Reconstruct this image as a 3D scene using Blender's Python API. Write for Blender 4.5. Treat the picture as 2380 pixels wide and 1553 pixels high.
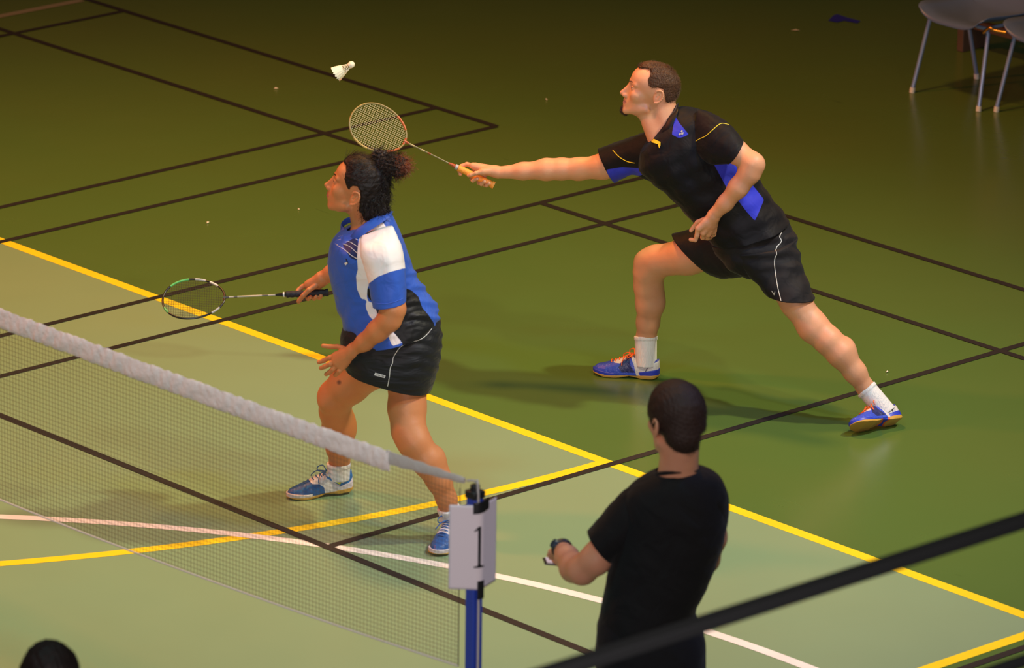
import bpy, bmesh, math, random
import numpy as np
from mathutils import Vector, Matrix
from mathutils.bvhtree import BVHTree

for _o in list(bpy.data.objects):
    bpy.data.objects.remove(_o)
SC = bpy.context.scene
COL = SC.collection
random.seed(7)
rng = np.random.default_rng(7)

# ------------------------------------------------------------ camera
CAM = np.array([-11.525750495706852, -15.834784878304838, 7.597671662350473])
CM = np.array([[0.7401259080321125, 0.19727623001562397, -0.6428808049167928],
               [-0.6723592531654464, 0.23430642717170386, -0.7021634659171851],
               [0.012110943086476528, 0.9519362306671879, 0.30605675584881714]])
FPX, PW, PH = 12795.46, 2380.0, 1553.0
cam_d = bpy.data.cameras.new('camera')
cam_d.sensor_width = 36.0
cam_d.lens = FPX / PW * 36.0
cam_d.clip_start = 0.5
cam_d.clip_end = 200
cam_d.dof.use_dof = True
cam_d.dof.focus_distance = 23.6
cam_d.dof.aperture_fstop = 4.5
cam = bpy.data.objects.new('camera', cam_d)
COL.objects.link(cam)
_m = Matrix.Identity(4)
for i in range(3):
    for j in range(3):
        _m[i][j] = CM[i][j]
    _m[i][3] = CAM[i]
cam.matrix_world = _m
SC.camera = cam

# ------------------------------------------------------------ view, world, hall lamps and added fills
SC.view_settings.view_transform = 'Standard'
SC.view_settings.look = 'None'
SC.view_settings.gamma = 1.0
SC.view_settings.exposure = 0.28
SC.view_settings.use_curve_mapping = False
W = bpy.data.worlds.new('hall')
SC.world = W
W.use_nodes = True
W.node_tree.nodes['Background'].inputs[0].default_value = (1.0, 1.0, 0.9, 1)
W.node_tree.nodes['Background'].inputs[1].default_value = 0.05


def spot(name, loc, target, watts, colour, radius, angle, blend):
    l = bpy.data.lights.new(name, 'SPOT')
    l.energy = watts
    l.color = colour
    l.shadow_soft_size = radius
    l.spot_size = math.radians(angle)
    l.spot_blend = blend
    o = bpy.data.objects.new(name, l)
    COL.objects.link(o)
    o.location = loc
    o.rotation_euler = (Vector(target) - Vector(loc)).to_track_quat('-Z', 'Y').to_euler()
    return o


# two keys and a warm far hall lamp, then lamps added for fill and tint
spot('hall_and_fill_lamp', (7.6, -4.9, 9.5), (2.6, 1.8, 0), 3120, (1.0, 0.897, 0.538), 0.28, 52, 1.0)
spot('hall_and_fill_lamp', (2.6, -8.0, 9.5), (2.4, 2.0, 0), 1160, (1.0, 0.828, 0.552), 0.3, 56, 1.0)
spot('hall_and_fill_lamp', (-3.0, 7.5, 9.5), (2.0, 3.4, 0), 3100, (1.0, 0.21, 0.065), 0.5, 80, 1.0)
spot('hall_and_fill_lamp', (-9.5, -12.0, 5.6), (2.0, 0.2, 1.0), 3320, (1.0, 0.867, 0.867), 1.5, 42, 1.0)  # unseen soft fill, added to brighten surfaces facing the stand
spot('hall_and_fill_lamp', (4.0, 3.0, 9.5), (4.0, 1.5, 0), 2250, (1.0, 0.46, 0.083), 0.5, 90, 1.0)  # overhead lamp added to fit the warm tone of the floor
spot('hall_and_fill_lamp', (-2.0, -1.5, 9.5), (0.5, -0.5, 0), 640, (0.25, 0.969, 1.0), 0.5, 70, 1.0)  # cyan light added to cool the near left floor
spot('hall_and_fill_lamp', (4.6, -5.2, 9.5), (4.0, -2.6, 0), 1680, (0.119, 0.31, 1.0), 0.5, 64, 1.0)  # blue light added to cool the right side of the floor

# ------------------------------------------------------------ helpers
NH = np.array([CM[0, 2], CM[1, 2], 0.0]); NH /= np.linalg.norm(NH)     # level direction towards the stand the photo was taken from
RH = np.array([-NH[1], NH[0], 0.0])
YAW = math.atan2(RH[1], RH[0])


def ray(px, py):
    return CM @ np.array([(px - PW / 2) / FPX, -(py - PH / 2) / FPX, -1.0])


def ground(px, py, z=0.0):
    d = ray(px, py)
    return CAM + (z - CAM[2]) / d[2] * d


def project(P):
    q = (np.asarray(P, float) - CAM) @ CM
    return np.stack([PW / 2 + FPX * q[..., 0] / -q[..., 2], PH / 2 - FPX * q[..., 1] / -q[..., 2]], -1)


class Frame:
    """A person's own frame: x to the photo's right, y away from the stand, z up, origin on the floor."""
    def __init__(s, gx, gy):
        s.G = np.array([gx, gy, 0.0])

    def at(s, px, py, t=0.0):
        d = ray(px, py)
        P0 = s.G + NH * t
        k = np.dot(P0 - CAM, NH) / np.dot(d, NH)
        return s.local(CAM + k * d)

    def local(s, P):
        v = np.asarray(P, float) - s.G
        return np.stack([v @ RH, -(v @ NH), v[..., 2]], -1)

    def world(s, L):
        L = np.asarray(L, float)
        return s.G + L[..., 0:1] * RH - L[..., 1:2] * NH + L[..., 2:3] * np.array([0, 0, 1.0])

    def px(s, L):
        return project(s.world(L))

    def empty(s, name):
        o = bpy.data.objects.new(name, None)
        COL.objects.link(o)
        o.empty_display_size = 0.2
        o.location = s.G
        o.rotation_euler = (0, 0, YAW)
        return o


def tag(o, label=None, cat=None, group=None, kind=None):
    if label: o['label'] = label
    if cat: o['category'] = cat
    if group: o['group'] = group
    if kind: o['kind'] = kind
    return o


def link(name, me, mats, parent=None, smooth=True):
    o = bpy.data.objects.new(name, me)
    COL.objects.link(o)
    for m in (mats if isinstance(mats, (list, tuple)) else [mats]):
        me.materials.append(m)
    if smooth and len(me.polygons):
        me.polygons.foreach_set('use_smooth', np.ones(len(me.polygons), bool))
    if parent is not None:
        o.parent = parent
    me.update()
    return o


def mesh_np(name, V, Q, attrs=None):
    me = bpy.data.meshes.new(name)
    V = np.asarray(V, np.float32); Q = np.asarray(Q, np.int32)
    n = Q.shape[1]
    me.vertices.add(len(V)); me.vertices.foreach_set('co', V.ravel())
    me.loops.add(Q.size); me.loops.foreach_set('vertex_index', Q.ravel())
    me.polygons.add(len(Q)); me.polygons.foreach_set('loop_start', np.arange(0, Q.size, n, dtype=np.int32))
    me.update(calc_edges=True)
    for k, a in (attrs or {}).items():
        at = me.attributes.new(k, 'FLOAT', 'POINT')
        at.data.foreach_set('value', np.asarray(a, np.float32))
    me.validate()
    return me


class MB:
    """Collects boxes, tubes, lathes; build() links them as one mesh object."""
    def __init__(s):
        s.v = []; s.f = []; s.mi = []

    def add(s, V, F, m=0):
        b = len(s.v)
        s.v += [tuple(float(c) for c in p) for p in V]
        s.f += [tuple(i + b for i in q) for q in F]
        s.mi += [m] * len(F)
        return s

    def box(s, c, size, rot=None, m=0):
        c = np.array(c, float); h = np.array(size, float) / 2
        V = [np.array([x, y, z]) * h for x in (-1, 1) for y in (-1, 1) for z in (-1, 1)]
        if rot is not None: V = [rot @ p for p in V]
        return s.add([p + c for p in V], [(0, 1, 3, 2), (4, 6, 7, 5), (0, 4, 5, 1), (2, 3, 7, 6), (0, 2, 6, 4), (1, 5, 7, 3)], m)

    def bar(s, a, b, w, h, up=(0, 0, 1), m=0):
        a = np.array(a, float); b = np.array(b, float)
        d = b - a; L = np.linalg.norm(d); d /= L
        x = np.cross(d, up); x /= np.linalg.norm(x); y = np.cross(x, d)
        R = np.stack([d, x, y], 1)
        return s.box((a + b) / 2, (L, w, h), R, m)

    def tube(s, P, r, n=8, closed=False, flat=None, m=0, caps=True):
        """flat=(vector, k): thickness along vector is multiplied by k"""
        P = [np.array(p, float) for p in P]; N = len(P)
        R = r if isinstance(r, (list, tuple, np.ndarray)) else [r] * N
        T = []
        for i in range(N):
            a = P[(i - 1) % N] if (closed or i > 0) else P[i]
            b = P[(i + 1) % N] if (closed or i < N - 1) else P[i]
            t = b - a; T.append(t / (np.linalg.norm(t) + 1e-12))
        ref = np.array([0, 0, 1.0]) if abs(T[0][2]) < .9 else np.array([1.0, 0, 0])
        if flat is not None: ref = np.array(flat[0], float)
        V = []
        x = None
        for i in range(N):
            if flat is not None or x is None:
                x = np.cross(T[i], ref)
                if np.linalg.norm(x) < 1e-6: x = np.cross(T[i], [0.3, 0.8, 0.1])
            else:
                x = x - T[i] * np.dot(x, T[i])
            x = x / (np.linalg.norm(x) + 1e-12)
            y = np.cross(x, T[i])
            k = flat[1] if flat is not None else 1.0
            for j in range(n):
                a = 2 * math.pi * j / n
                V.append(P[i] + R[i] * (x * math.cos(a) + y * math.sin(a) * k))
        F = []
        for i in range(N if closed else N - 1):
            i2 = (i + 1) % N
            for j in range(n):
                j2 = (j + 1) % n
                F.append((i * n + j, i * n + j2, i2 * n + j2, i2 * n + j))
        if not closed and caps:
            F.append(tuple(range(n - 1, -1, -1))); F.append(tuple((N - 1) * n + j for j in range(n)))
        return s.add(V, F, m)

    def prism(s, pts, o, x, y, depth, m=0):
        """polygon pts in the plane (o, x, y), extruded by depth along x cross y"""
        o = np.array(o, float); x = np.array(x, float); y = np.array(y, float); z = np.cross(x, y)
        n = len(pts)
        V = [o + x * p[0] + y * p[1] for p in pts] + [o + x * p[0] + y * p[1] + z * depth for p in pts]
        F = [tuple(range(n - 1, -1, -1)), tuple(range(n, 2 * n))] + [(i, (i + 1) % n, n + (i + 1) % n, n + i) for i in range(n)]
        return s.add(V, F, m)

    def build(s, name, mats, parent=None, smooth=True, bevel=0):
        me = bpy.data.meshes.new(name)
        me.from_pydata(s.v, [], s.f)
        o = link(name, me, mats, parent, smooth)
        if max(s.mi or [0]) > 0: me.polygons.foreach_set('material_index', s.mi)
        if bevel:
            b = o.modifiers.new('bevel', 'BEVEL'); b.width = bevel; b.segments = 2; b.limit_method = 'ANGLE'
        if smooth:
            try: me.set_sharp_from_angle(angle=math.radians(50))
            except Exception: pass
        return o


def cr(P, n=8, closed=False):
    """Catmull-Rom through points"""
    P = [np.array(p, float) for p in P]; N = len(P); out = []
    for i in range(N if closed else N - 1):
        if closed: a, b, c, d = P[(i - 1) % N], P[i], P[(i + 1) % N], P[(i + 2) % N]
        else: a, b, c, d = P[max(i - 1, 0)], P[i], P[i + 1], P[min(i + 2, N - 1)]
        for k in range(n):
            t = k / n
            out.append(.5 * ((2 * b) + (c - a) * t + (2 * a - 5 * b + 4 * c - d) * t * t + (3 * b - a - 3 * c + d) * t ** 3))
    if not closed: out.append(P[-1])
    return out


# ------------------------------------------------------------ materials
def nt(name):
    m = bpy.data.materials.new(name); m.use_nodes = True
    return m, m.node_tree, m.node_tree.nodes['Principled BSDF']


def mat(name, col, rough=.6, metal=0, bump=0, bscale=200, spec=.5, sub=0, var=0, vscale=8, sheen=0, aniso_bump=None):
    m, t, b = nt(name)
    b.inputs['Roughness'].default_value = rough
    b.inputs['Metallic'].default_value = metal
    b.inputs['Specular IOR Level'].default_value = spec
    b.inputs['Base Color'].default_value = (*col, 1)
    if sub:
        b.inputs['Subsurface Weight'].default_value = sub
        b.inputs['Subsurface Radius'].default_value = (.012, .004, .002)
        b.inputs['Subsurface Scale'].default_value = 1.0
    if sheen: b.inputs['Sheen Weight'].default_value = sheen
    tc = t.nodes.new('ShaderNodeTexCoord')
    if var:
        n = t.nodes.new('ShaderNodeTexNoise'); n.inputs['Scale'].default_value = vscale; n.inputs['Detail'].default_value = 4
        t.links.new(tc.outputs['Object'], n.inputs['Vector'])
        mx = t.nodes.new('ShaderNodeMix'); mx.data_type = 'RGBA'
        mx.inputs[6].default_value = (*[c * (1 - var) for c in col], 1)
        mx.inputs[7].default_value = (*[min(1, c * (1 + var)) for c in col], 1)
        t.links.new(n.outputs['Fac'], mx.inputs[0]); t.links.new(mx.outputs[2], b.inputs['Base Color'])
    if bump:
        n = t.nodes.new('ShaderNodeTexNoise'); n.inputs['Scale'].default_value = bscale; n.inputs['Detail'].default_value = 3
        src = tc.outputs['Object']
        if aniso_bump:
            mp = t.nodes.new('ShaderNodeMapping'); mp.inputs['Scale'].default_value = aniso_bump
            t.links.new(src, mp.inputs['Vector']); src = mp.outputs[0]
        t.links.new(src, n.inputs['Vector'])
        bp = t.nodes.new('ShaderNodeBump'); bp.inputs['Strength'].default_value = bump; bp.inputs['Distance'].default_value = .01
        t.links.new(n.outputs['Fac'], bp.inputs['Height']); t.links.new(bp.outputs[0], b.inputs['Normal'])
    return m


def panel_mat(name, base, panels, rough=.55, bump=.35, bscale=9, edge=.0012, folds=(1, 1, 1), spec=.22):
    """cloth or shoe sewn from panels: attribute p0, p1 ... is each panel's signed distance in metres (inside < 0)"""
    m, t, b = nt(name)
    b.inputs['Roughness'].default_value = rough
    b.inputs['Specular IOR Level'].default_value = spec
    b.inputs['Sheen Weight'].default_value = .05
    cur = None
    for i, c in enumerate(panels):
        a = t.nodes.new('ShaderNodeAttribute'); a.attribute_name = 'p%d' % i
        mr = t.nodes.new('ShaderNodeMapRange')
        mr.inputs['From Min'].default_value = edge; mr.inputs['From Max'].default_value = -edge
        t.links.new(a.outputs['Fac'], mr.inputs['Value'])
        mx = t.nodes.new('ShaderNodeMix'); mx.data_type = 'RGBA'
        mx.inputs[7].default_value = (*c, 1)
        if cur is None: mx.inputs[6].default_value = (*base, 1)
        else: t.links.new(cur, mx.inputs[6])
        t.links.new(mr.outputs[0], mx.inputs[0]); cur = mx.outputs[2]
    if cur is None: b.inputs['Base Color'].default_value = (*base, 1)
    else: t.links.new(cur, b.inputs['Base Color'])
    tc = t.nodes.new('ShaderNodeTexCoord')
    mp = t.nodes.new('ShaderNodeMapping'); mp.inputs['Scale'].default_value = folds
    n = t.nodes.new('ShaderNodeTexNoise'); n.inputs['Scale'].default_value = bscale; n.inputs['Detail'].default_value = 2
    n.inputs['Distortion'].default_value = .8
    t.links.new(tc.outputs['Object'], mp.inputs[0]); t.links.new(mp.outputs[0], n.inputs['Vector'])
    bp = t.nodes.new('ShaderNodeBump'); bp.inputs['Strength'].default_value = bump; bp.inputs['Distance'].default_value = .03
    t.links.new(n.outputs['Fac'], bp.inputs['Height']); t.links.new(bp.outputs[0], b.inputs['Normal'])
    return m


def s2l(r, g, b):
    f = lambda c: (c / 255 / 12.92) if c / 255 <= .04045 else ((c / 255 + .055) / 1.055) ** 2.4
    return (f(r), f(g), f(b))


# ------------------------------------------------------------ soft-body modelling: signed distance field -> mesh
def poly_sd(P, poly):
    """signed distance (inside < 0) of 2-D points to a polygon"""
    P = np.asarray(P, np.float32); x, y = P[..., 0], P[..., 1]
    poly = np.asarray(poly, np.float32); n = len(poly)
    d = np.full(x.shape, 1e9, np.float32); s = np.ones(x.shape, bool)
    for i in range(n):
        a = poly[i]; b = poly[i - 1]
        ex, ey = b - a; wx, wy = x - a[0], y - a[1]
        h = np.clip((wx * ex + wy * ey) / (ex * ex + ey * ey + 1e-12), 0, 1)
        d = np.minimum(d, (wx - ex * h) ** 2 + (wy - ey * h) ** 2)
        c1 = y >= a[1]; c2 = y < b[1]; c3 = ex * wy > ey * wx
        flip = (c1 & c2 & c3) | (~c1 & ~c2 & ~c3)
        s ^= flip
    return np.where(s, 1, -1) * np.sqrt(d)


class SDF:
    def __init__(s): s.p = []

    def _add(s, fn, lo, hi, k, op): s.p.append((fn, np.array(lo, float), np.array(hi, float), k, op)); return s

    def cone(s, a, b, ra, rb=None, k=.012, op='u', flat=None, cap=False):
        """tapered limb from a to b; flat=(axis, scale): width along axis is scaled; cap: cut square at both ends"""
        a = np.array(a, np.float32); b = np.array(b, np.float32); rb = ra if rb is None else rb
        if flat is not None:
            ax = np.array(flat[0], np.float32); ax /= np.linalg.norm(ax); fs = flat[1]

        def fn(P):
            ba = b - a; pa = P - a; L2 = float(ba @ ba) + 1e-12
            hr = (pa @ ba) / L2
            h = np.clip(hr, 0, 1)
            q = pa - ba * hr[..., None] if cap else pa - ba * h[..., None]
            r = ra + (rb - ra) * h
            if flat is not None:
                c = q @ ax
                q = q - ax * (c * (1 - 1 / fs))[..., None]
                d = np.sqrt((q * q).sum(-1))
                g = np.where(d > 1e-6, np.sqrt(np.clip((d * d - (c / fs) ** 2), 0, None) + (c / fs) ** 2 / fs ** 2) / np.maximum(d, 1e-6), 1)
                d = (d - r) / np.maximum(g, .3)
            else:
                d = np.sqrt((q * q).sum(-1)) - r
            if cap:
                L = math.sqrt(L2); e = np.maximum(-hr, hr - 1) * L
                d = np.maximum(d, e)
            return d
        R = max(ra, rb) * max(1.0, flat[1] if flat else 1.0)
        return s._add(fn, np.minimum(a, b) - R, np.maximum(a, b) + R, k, op)

    def chain(s, pts, k=.012, flat=None):
        """pts: list of (point, radius)"""
        for (a, ra), (b, rb) in zip(pts[:-1], pts[1:]): s.cone(a, b, ra, rb, k, 'u', flat)
        return s

    def ell(s, c, r, R=None, k=.012, op='u'):
        c = np.array(c, np.float32); r = np.array(r, np.float32)
        Rm = None if R is None else np.array(R, np.float32)

        def fn(P):
            q = P - c
            if Rm is not None: q = q @ Rm
            k0 = np.sqrt(((q / r) ** 2).sum(-1)); k1 = np.sqrt(((q / (r * r)) ** 2).sum(-1))
            return k0 * (k0 - 1) / np.maximum(k1, 1e-6)
        m = float(r.max())
        return s._add(fn, c - m, c + m, k, op)

    def fn(s, f, lo, hi, k=.004, op='u'): return s._add(f, lo, hi, k, op)

    def mesh(s, vox, lo=None, hi=None, holes=(), noise=None, smooth=2):
        U = [p for p in s.p if p[4] == 'u']
        if lo is None:
            lo = np.min([p[1] for p in U], 0) - 2.5 * vox; hi = np.max([p[2] for p in U], 0) + 2.5 * vox
        lo = np.array(lo, float); hi = np.array(hi, float)
        N = np.ceil((hi - lo) / vox).astype(int) + 1
        F = np.full(N, .05, np.float32)
        ax = [lo[i] + vox * np.arange(N[i]) for i in range(3)]
        for fn, a, b, k, op in s.p:
            mg = k + 3 * vox
            if op == 'i': sl = [slice(0, N[i]) for i in range(3)]
            else:
                i0 = np.clip(np.floor((a - mg - lo) / vox).astype(int), 0, N); i1 = np.clip(np.ceil((b + mg - lo) / vox).astype(int) + 1, 0, N)
                if (i1 <= i0).any(): continue
                sl = [slice(i0[i], i1[i]) for i in range(3)]
            G = np.stack(np.meshgrid(*[ax[i][sl[i]] for i in range(3)], indexing='ij'), -1).astype(np.float32)
            d = fn(G).astype(np.float32); cur = F[tuple(sl)]
            if op == 'u':
                h = np.maximum(k - np.abs(cur - d), 0) / k; F[tuple(sl)] = np.minimum(cur, d) - h * h * k / 4
            elif op == 's':
                d = -d; h = np.maximum(k - np.abs(cur - d), 0) / k; F[tuple(sl)] = np.maximum(cur, d) + h * h * k / 4
            else:
                h = np.maximum(k - np.abs(cur - d), 0) / k; F[tuple(sl)] = np.maximum(cur, d) + h * h * k / 4
        if noise is not None:
            idx = np.argwhere(np.abs(F) < .03)
            if len(idx):
                P = lo + idx * vox
                F[idx[:, 0], idx[:, 1], idx[:, 2]] += noise(P).astype(np.float32)
        return nets(F, lo, vox, holes, smooth)


def nets(F, lo, vox, holes=(), smooth=2):
    S = F < 0
    c = np.zeros(np.array(F.shape) - 1, np.int8)
    for i in (0, 1):
        for j in (0, 1):
            for k in (0, 1):
                c += S[i:S.shape[0] - 1 + i, j:S.shape[1] - 1 + j, k:S.shape[2] - 1 + k]
    act = np.argwhere((c > 0) & (c < 8))
    idx = np.full(c.shape, -1, np.int64); idx[act[:, 0], act[:, 1], act[:, 2]] = np.arange(len(act))
    acc = np.zeros((len(act), 3)); cnt = np.zeros(len(act))
    corners = [(i, j, k) for i in (0, 1) for j in (0, 1) for k in (0, 1)]
    for a in corners:
        for ax in range(3):
            if a[ax]: continue
            b = list(a); b[ax] = 1
            fa = F[act[:, 0] + a[0], act[:, 1] + a[1], act[:, 2] + a[2]]; fb = F[act[:, 0] + b[0], act[:, 1] + b[1], act[:, 2] + b[2]]
            m = (fa < 0) != (fb < 0)
            t = np.where(m, fa / np.where(m, fa - fb, 1), 0)
            p = np.array(a, float)[None] + 0 * acc; p[:, ax] += t
            acc[m] += p[m]; cnt[m] += 1
    V = lo + vox * (act + acc / cnt[:, None])
    Q = []
    for ax in range(3):
        u, v = [(1, 2), (2, 0), (0, 1)][ax]
        sl = [slice(None)] * 3; sl[ax] = slice(0, F.shape[ax] - 1); s0 = S[tuple(sl)]
        sl[ax] = slice(1, F.shape[ax]); s1 = S[tuple(sl)]
        e = np.argwhere(s0 != s1)
        ok = (e[:, u] > 0) & (e[:, v] > 0) & (e[:, u] < F.shape[u] - 1) & (e[:, v] < F.shape[v] - 1)
        e = e[ok]
        q = []
        for du, dv in ((-1, -1), (0, -1), (0, 0), (-1, 0)):
            cc = e.copy(); cc[:, u] += du; cc[:, v] += dv
            q.append(idx[cc[:, 0], cc[:, 1], cc[:, 2]])
        q = np.stack(q, 1)
        inside = s0[e[:, 0], e[:, 1], e[:, 2]]
        q[~inside] = q[~inside][:, ::-1]
        Q.append(q)
    Q = np.concatenate(Q); Q = Q[(Q >= 0).all(1)]
    for _ in range(smooth):
        E = np.concatenate([Q[:, [i, (i + 1) % 4]] for i in range(4)])
        A = np.zeros_like(V); n = np.zeros(len(V))
        np.add.at(A, E[:, 0], V[E[:, 1]]); np.add.at(n, E[:, 0], 1)
        np.add.at(A, E[:, 1], V[E[:, 0]]); np.add.at(n, E[:, 1], 1)
        n = np.maximum(n, 1)
        V = V + (.5 if _ % 2 == 0 else -.5) * (A / n[:, None] - V) * (n > 6)[:, None]
    for h0, h1 in holes:
        h0 = np.array(h0) + vox; h1 = np.array(h1) - vox
        ctr = V[Q].mean(1)
        Q = Q[~((ctr > h0) & (ctr < h1)).all(1)]
    used = np.unique(Q); mp = np.full(len(V), -1); mp[used] = np.arange(len(used))
    return V[used], mp[Q]


def multi(sdf, vox, boxes):
    """body at vox with finer regions boxes=[(lo, hi, vox)], welded into one mesh"""
    V, Q = sdf.mesh(vox, holes=[(b[0], b[1]) for b in boxes])
    Vs, Qs = [V], [Q]; n = len(V)
    for lo, hi, vx in boxes:
        V, Q = sdf.mesh(vx, np.array(lo), np.array(hi))
        Vs.append(V); Qs.append(Q + n); n += len(V)
    return np.concatenate(Vs), np.concatenate(Qs)


def box_of(pts, pad):
    P = np.array(pts, float)
    return P.min(0) - pad, P.max(0) + pad


def fbm(P, s, a, seed=0):
    r = np.random.default_rng(seed); o = 0
    for i in range(6):
        k = r.normal(size=3) * s * (1 + .5 * i); ph = r.uniform(0, 6.28)
        o = o + np.sin(P @ k + ph) * a / (1 + .4 * i)
    return o


def bvh_of(V, Q): return BVHTree.FromPolygons([tuple(p) for p in V.tolist()], [tuple(q) for q in Q.tolist()])


def onto(fr, bvh, pts, lift=.0035, seg=6):
    """lay a line drawn in the side view onto a garment"""
    o = fr.local(CAM); out = []
    for p in cr([np.array(q, float) for q in pts], seg):
        d = fr.local(CAM + ray(*p)) - o; d = d / np.linalg.norm(d)
        h = bvh.ray_cast(Vector(o), Vector(d))
        if h[0] is not None: out.append(np.array(h[0]) - d * lift)
    return out


def patch(fr, bvh, poly, lift=.0036, res=14):
    """a printed patch: polygon drawn in the side view, laid on the garment as a thin raised film"""
    poly = np.array(poly, float); lo = poly.min(0); hi = poly.max(0)
    bm = bmesh.new()
    vs = [bm.verts.new((p[0], p[1], 0)) for p in poly]
    bm.faces.new(vs)
    step = max((hi - lo).max() / res, .3)
    for a in (0, 1):
        x = lo[a] + step
        while x < hi[a]:
            no = [0, 0, 0]; no[a] = 1; co = [0, 0, 0]; co[a] = x
            bmesh.ops.bisect_plane(bm, geom=bm.verts[:] + bm.edges[:] + bm.faces[:], plane_co=co, plane_no=no)
            x += step
    bm.verts.ensure_lookup_table()
    o = fr.local(CAM); V = []; last = None
    for i, v in enumerate(bm.verts):
        v.index = i
        d = fr.local(CAM + ray(v.co.x, v.co.y)) - o; d = d / np.linalg.norm(d)
        h = bvh.ray_cast(Vector(o), Vector(d))
        if h[0] is not None: last = np.array(h[0]) - d * lift
        V.append(last if last is not None else np.zeros(3))
    F = [tuple(v.index for v in f.verts) for f in bm.faces]
    bm.free()
    return V, F

# ============================================================ floor
def floor_mat(name, base, dark, rough, speck=True):
    m, t, b = nt(name)
    tc = t.nodes.new('ShaderNodeTexCoord'); L = t.links.new
    n1 = t.nodes.new('ShaderNodeTexNoise'); n1.inputs['Scale'].default_value = .55; n1.inputs['Detail'].default_value = 5
    L(tc.outputs['Object'], n1.inputs['Vector'])
    mr = t.nodes.new('ShaderNodeMapRange'); mr.inputs['From Min'].default_value = .35; mr.inputs['From Max'].default_value = .65
    L(n1.outputs['Fac'], mr.inputs['Value'])
    mx = t.nodes.new('ShaderNodeMix'); mx.data_type = 'RGBA'
    mx.inputs[6].default_value = (*base, 1); mx.inputs[7].default_value = (*dark, 1)
    L(mr.outputs[0], mx.inputs[0]); cur = mx.outputs[2]
    # short dark scuff marks
    mp = t.nodes.new('ShaderNodeMapping'); mp.inputs['Rotation'].default_value = (0, 0, .9); mp.inputs['Scale'].default_value = (14, 2.2, 1)
    L(tc.outputs['Object'], mp.inputs[0])
    n2 = t.nodes.new('ShaderNodeTexNoise'); n2.inputs['Scale'].default_value = 1.6; n2.inputs['Detail'].default_value = 4; n2.inputs['Distortion'].default_value = .6
    L(mp.outputs[0], n2.inputs['Vector'])
    m2 = t.nodes.new('ShaderNodeMapRange'); m2.inputs['From Min'].default_value = .73; m2.inputs['From Max'].default_value = .80; m2.inputs['To Max'].default_value = .45
    L(n2.outputs['Fac'], m2.inputs['Value'])
    mx2 = t.nodes.new('ShaderNodeMix'); mx2.data_type = 'RGBA'; mx2.inputs[7].default_value = (*[c * .35 for c in base], 1)
    L(cur, mx2.inputs[6]); L(m2.outputs[0], mx2.inputs[0]); cur = mx2.outputs[2]
    if speck:
        v = t.nodes.new('ShaderNodeTexVoronoi'); v.inputs['Scale'].default_value = 2.1; L(tc.outputs['Object'], v.inputs['Vector'])
        lt = t.nodes.new('ShaderNodeMath'); lt.operation = 'LESS_THAN'; L(v.outputs['Distance'], lt.inputs[0])
        sep = t.nodes.new('ShaderNodeSeparateColor'); L(v.outputs['Color'], sep.inputs[0])
        ml = t.nodes.new('ShaderNodeMath'); ml.operation = 'MULTIPLY_ADD'; ml.inputs[1].default_value = .028; ml.inputs[2].default_value = -.012
        L(sep.outputs[0], ml.inputs[0]); L(ml.outputs[0], lt.inputs[1])
        mx3 = t.nodes.new('ShaderNodeMix'); mx3.data_type = 'RGBA'; mx3.inputs[7].default_value = (.42, .42, .3, 1)
        L(cur, mx3.inputs[6]); L(lt.outputs[0], mx3.inputs[0]); cur = mx3.outputs[2]
    L(cur, b.inputs['Base Color'])
    n3 = t.nodes.new('ShaderNodeTexNoise'); n3.inputs['Scale'].default_value = 3; n3.inputs['Detail'].default_value = 6
    L(tc.outputs['Object'], n3.inputs['Vector'])
    m3 = t.nodes.new('ShaderNodeMapRange'); m3.inputs['To Min'].default_value = rough - .06; m3.inputs['To Max'].default_value = rough + .08
    L(n3.outputs['Fac'], m3.inputs['Value']); L(m3.outputs[0], b.inputs['Roughness'])
    b.inputs['Specular IOR Level'].default_value = .45
    return m


M_dark = floor_mat('dark_green_floor', (.082, .152, .033), (.090, .148, .032), .24)
M_light = floor_mat('light_green_floor', (.206, .310, .170), (.218, .305, .160), .34)
M_line = {c: mat('line_' + c, k, rough=.45, var=.12, vscale=6) for c, k in dict(black=(.022, .018, .016), yellow=(.83, .62, .012), white=(.8, .76, .68)).items()}

bm_ = MB()
bm_.add([(-16, -18, 0), (16, -18, 0), (16, 16, 0), (-16, 16, 0)], [(0, 1, 2, 3)])
bm_.add([(-16, -18, -.2), (16, -18, -.2), (16, 16, -.2), (-16, 16, -.2)], [(3, 2, 1, 0)])
floor = tag(bm_.build('floor', M_dark, smooth=False), 'dark green sports hall floor with painted court lines', 'floor', kind='structure')


def flat_poly(name, pts, z, m, parent=floor, label=None):
    mb = MB(); n = len(pts)
    mb.add([(x, y, z) for x, y in pts] + [(x, y, z - .0005) for x, y in pts], [tuple(range(n))])
    o = mb.build(name, m, parent, smooth=False)
    if label: o['label'] = label
    return o


def strip(pts, w, z, m, name='court_line', label=None):
    """flat painted line along pts"""
    P = [np.array(p, float) for p in pts]; L, R = [], []
    for i, p in enumerate(P):
        d = P[min(i + 1, len(P) - 1)] - P[max(i - 1, 0)]; d /= np.linalg.norm(d); nrm = np.array([-d[1], d[0]])
        L.append(p + nrm * w / 2); R.append(p - nrm * w / 2)
    mb = MB(); V = [(*q, z) for q in L] + [(*q, z) for q in R]; n = len(P)
    mb.add(V, [(n + i, n + i + 1, i + 1, i) for i in range(n - 1)])
    o = mb.build(name, m, floor, smooth=False)
    if label: o['label'] = label
    return o


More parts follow.
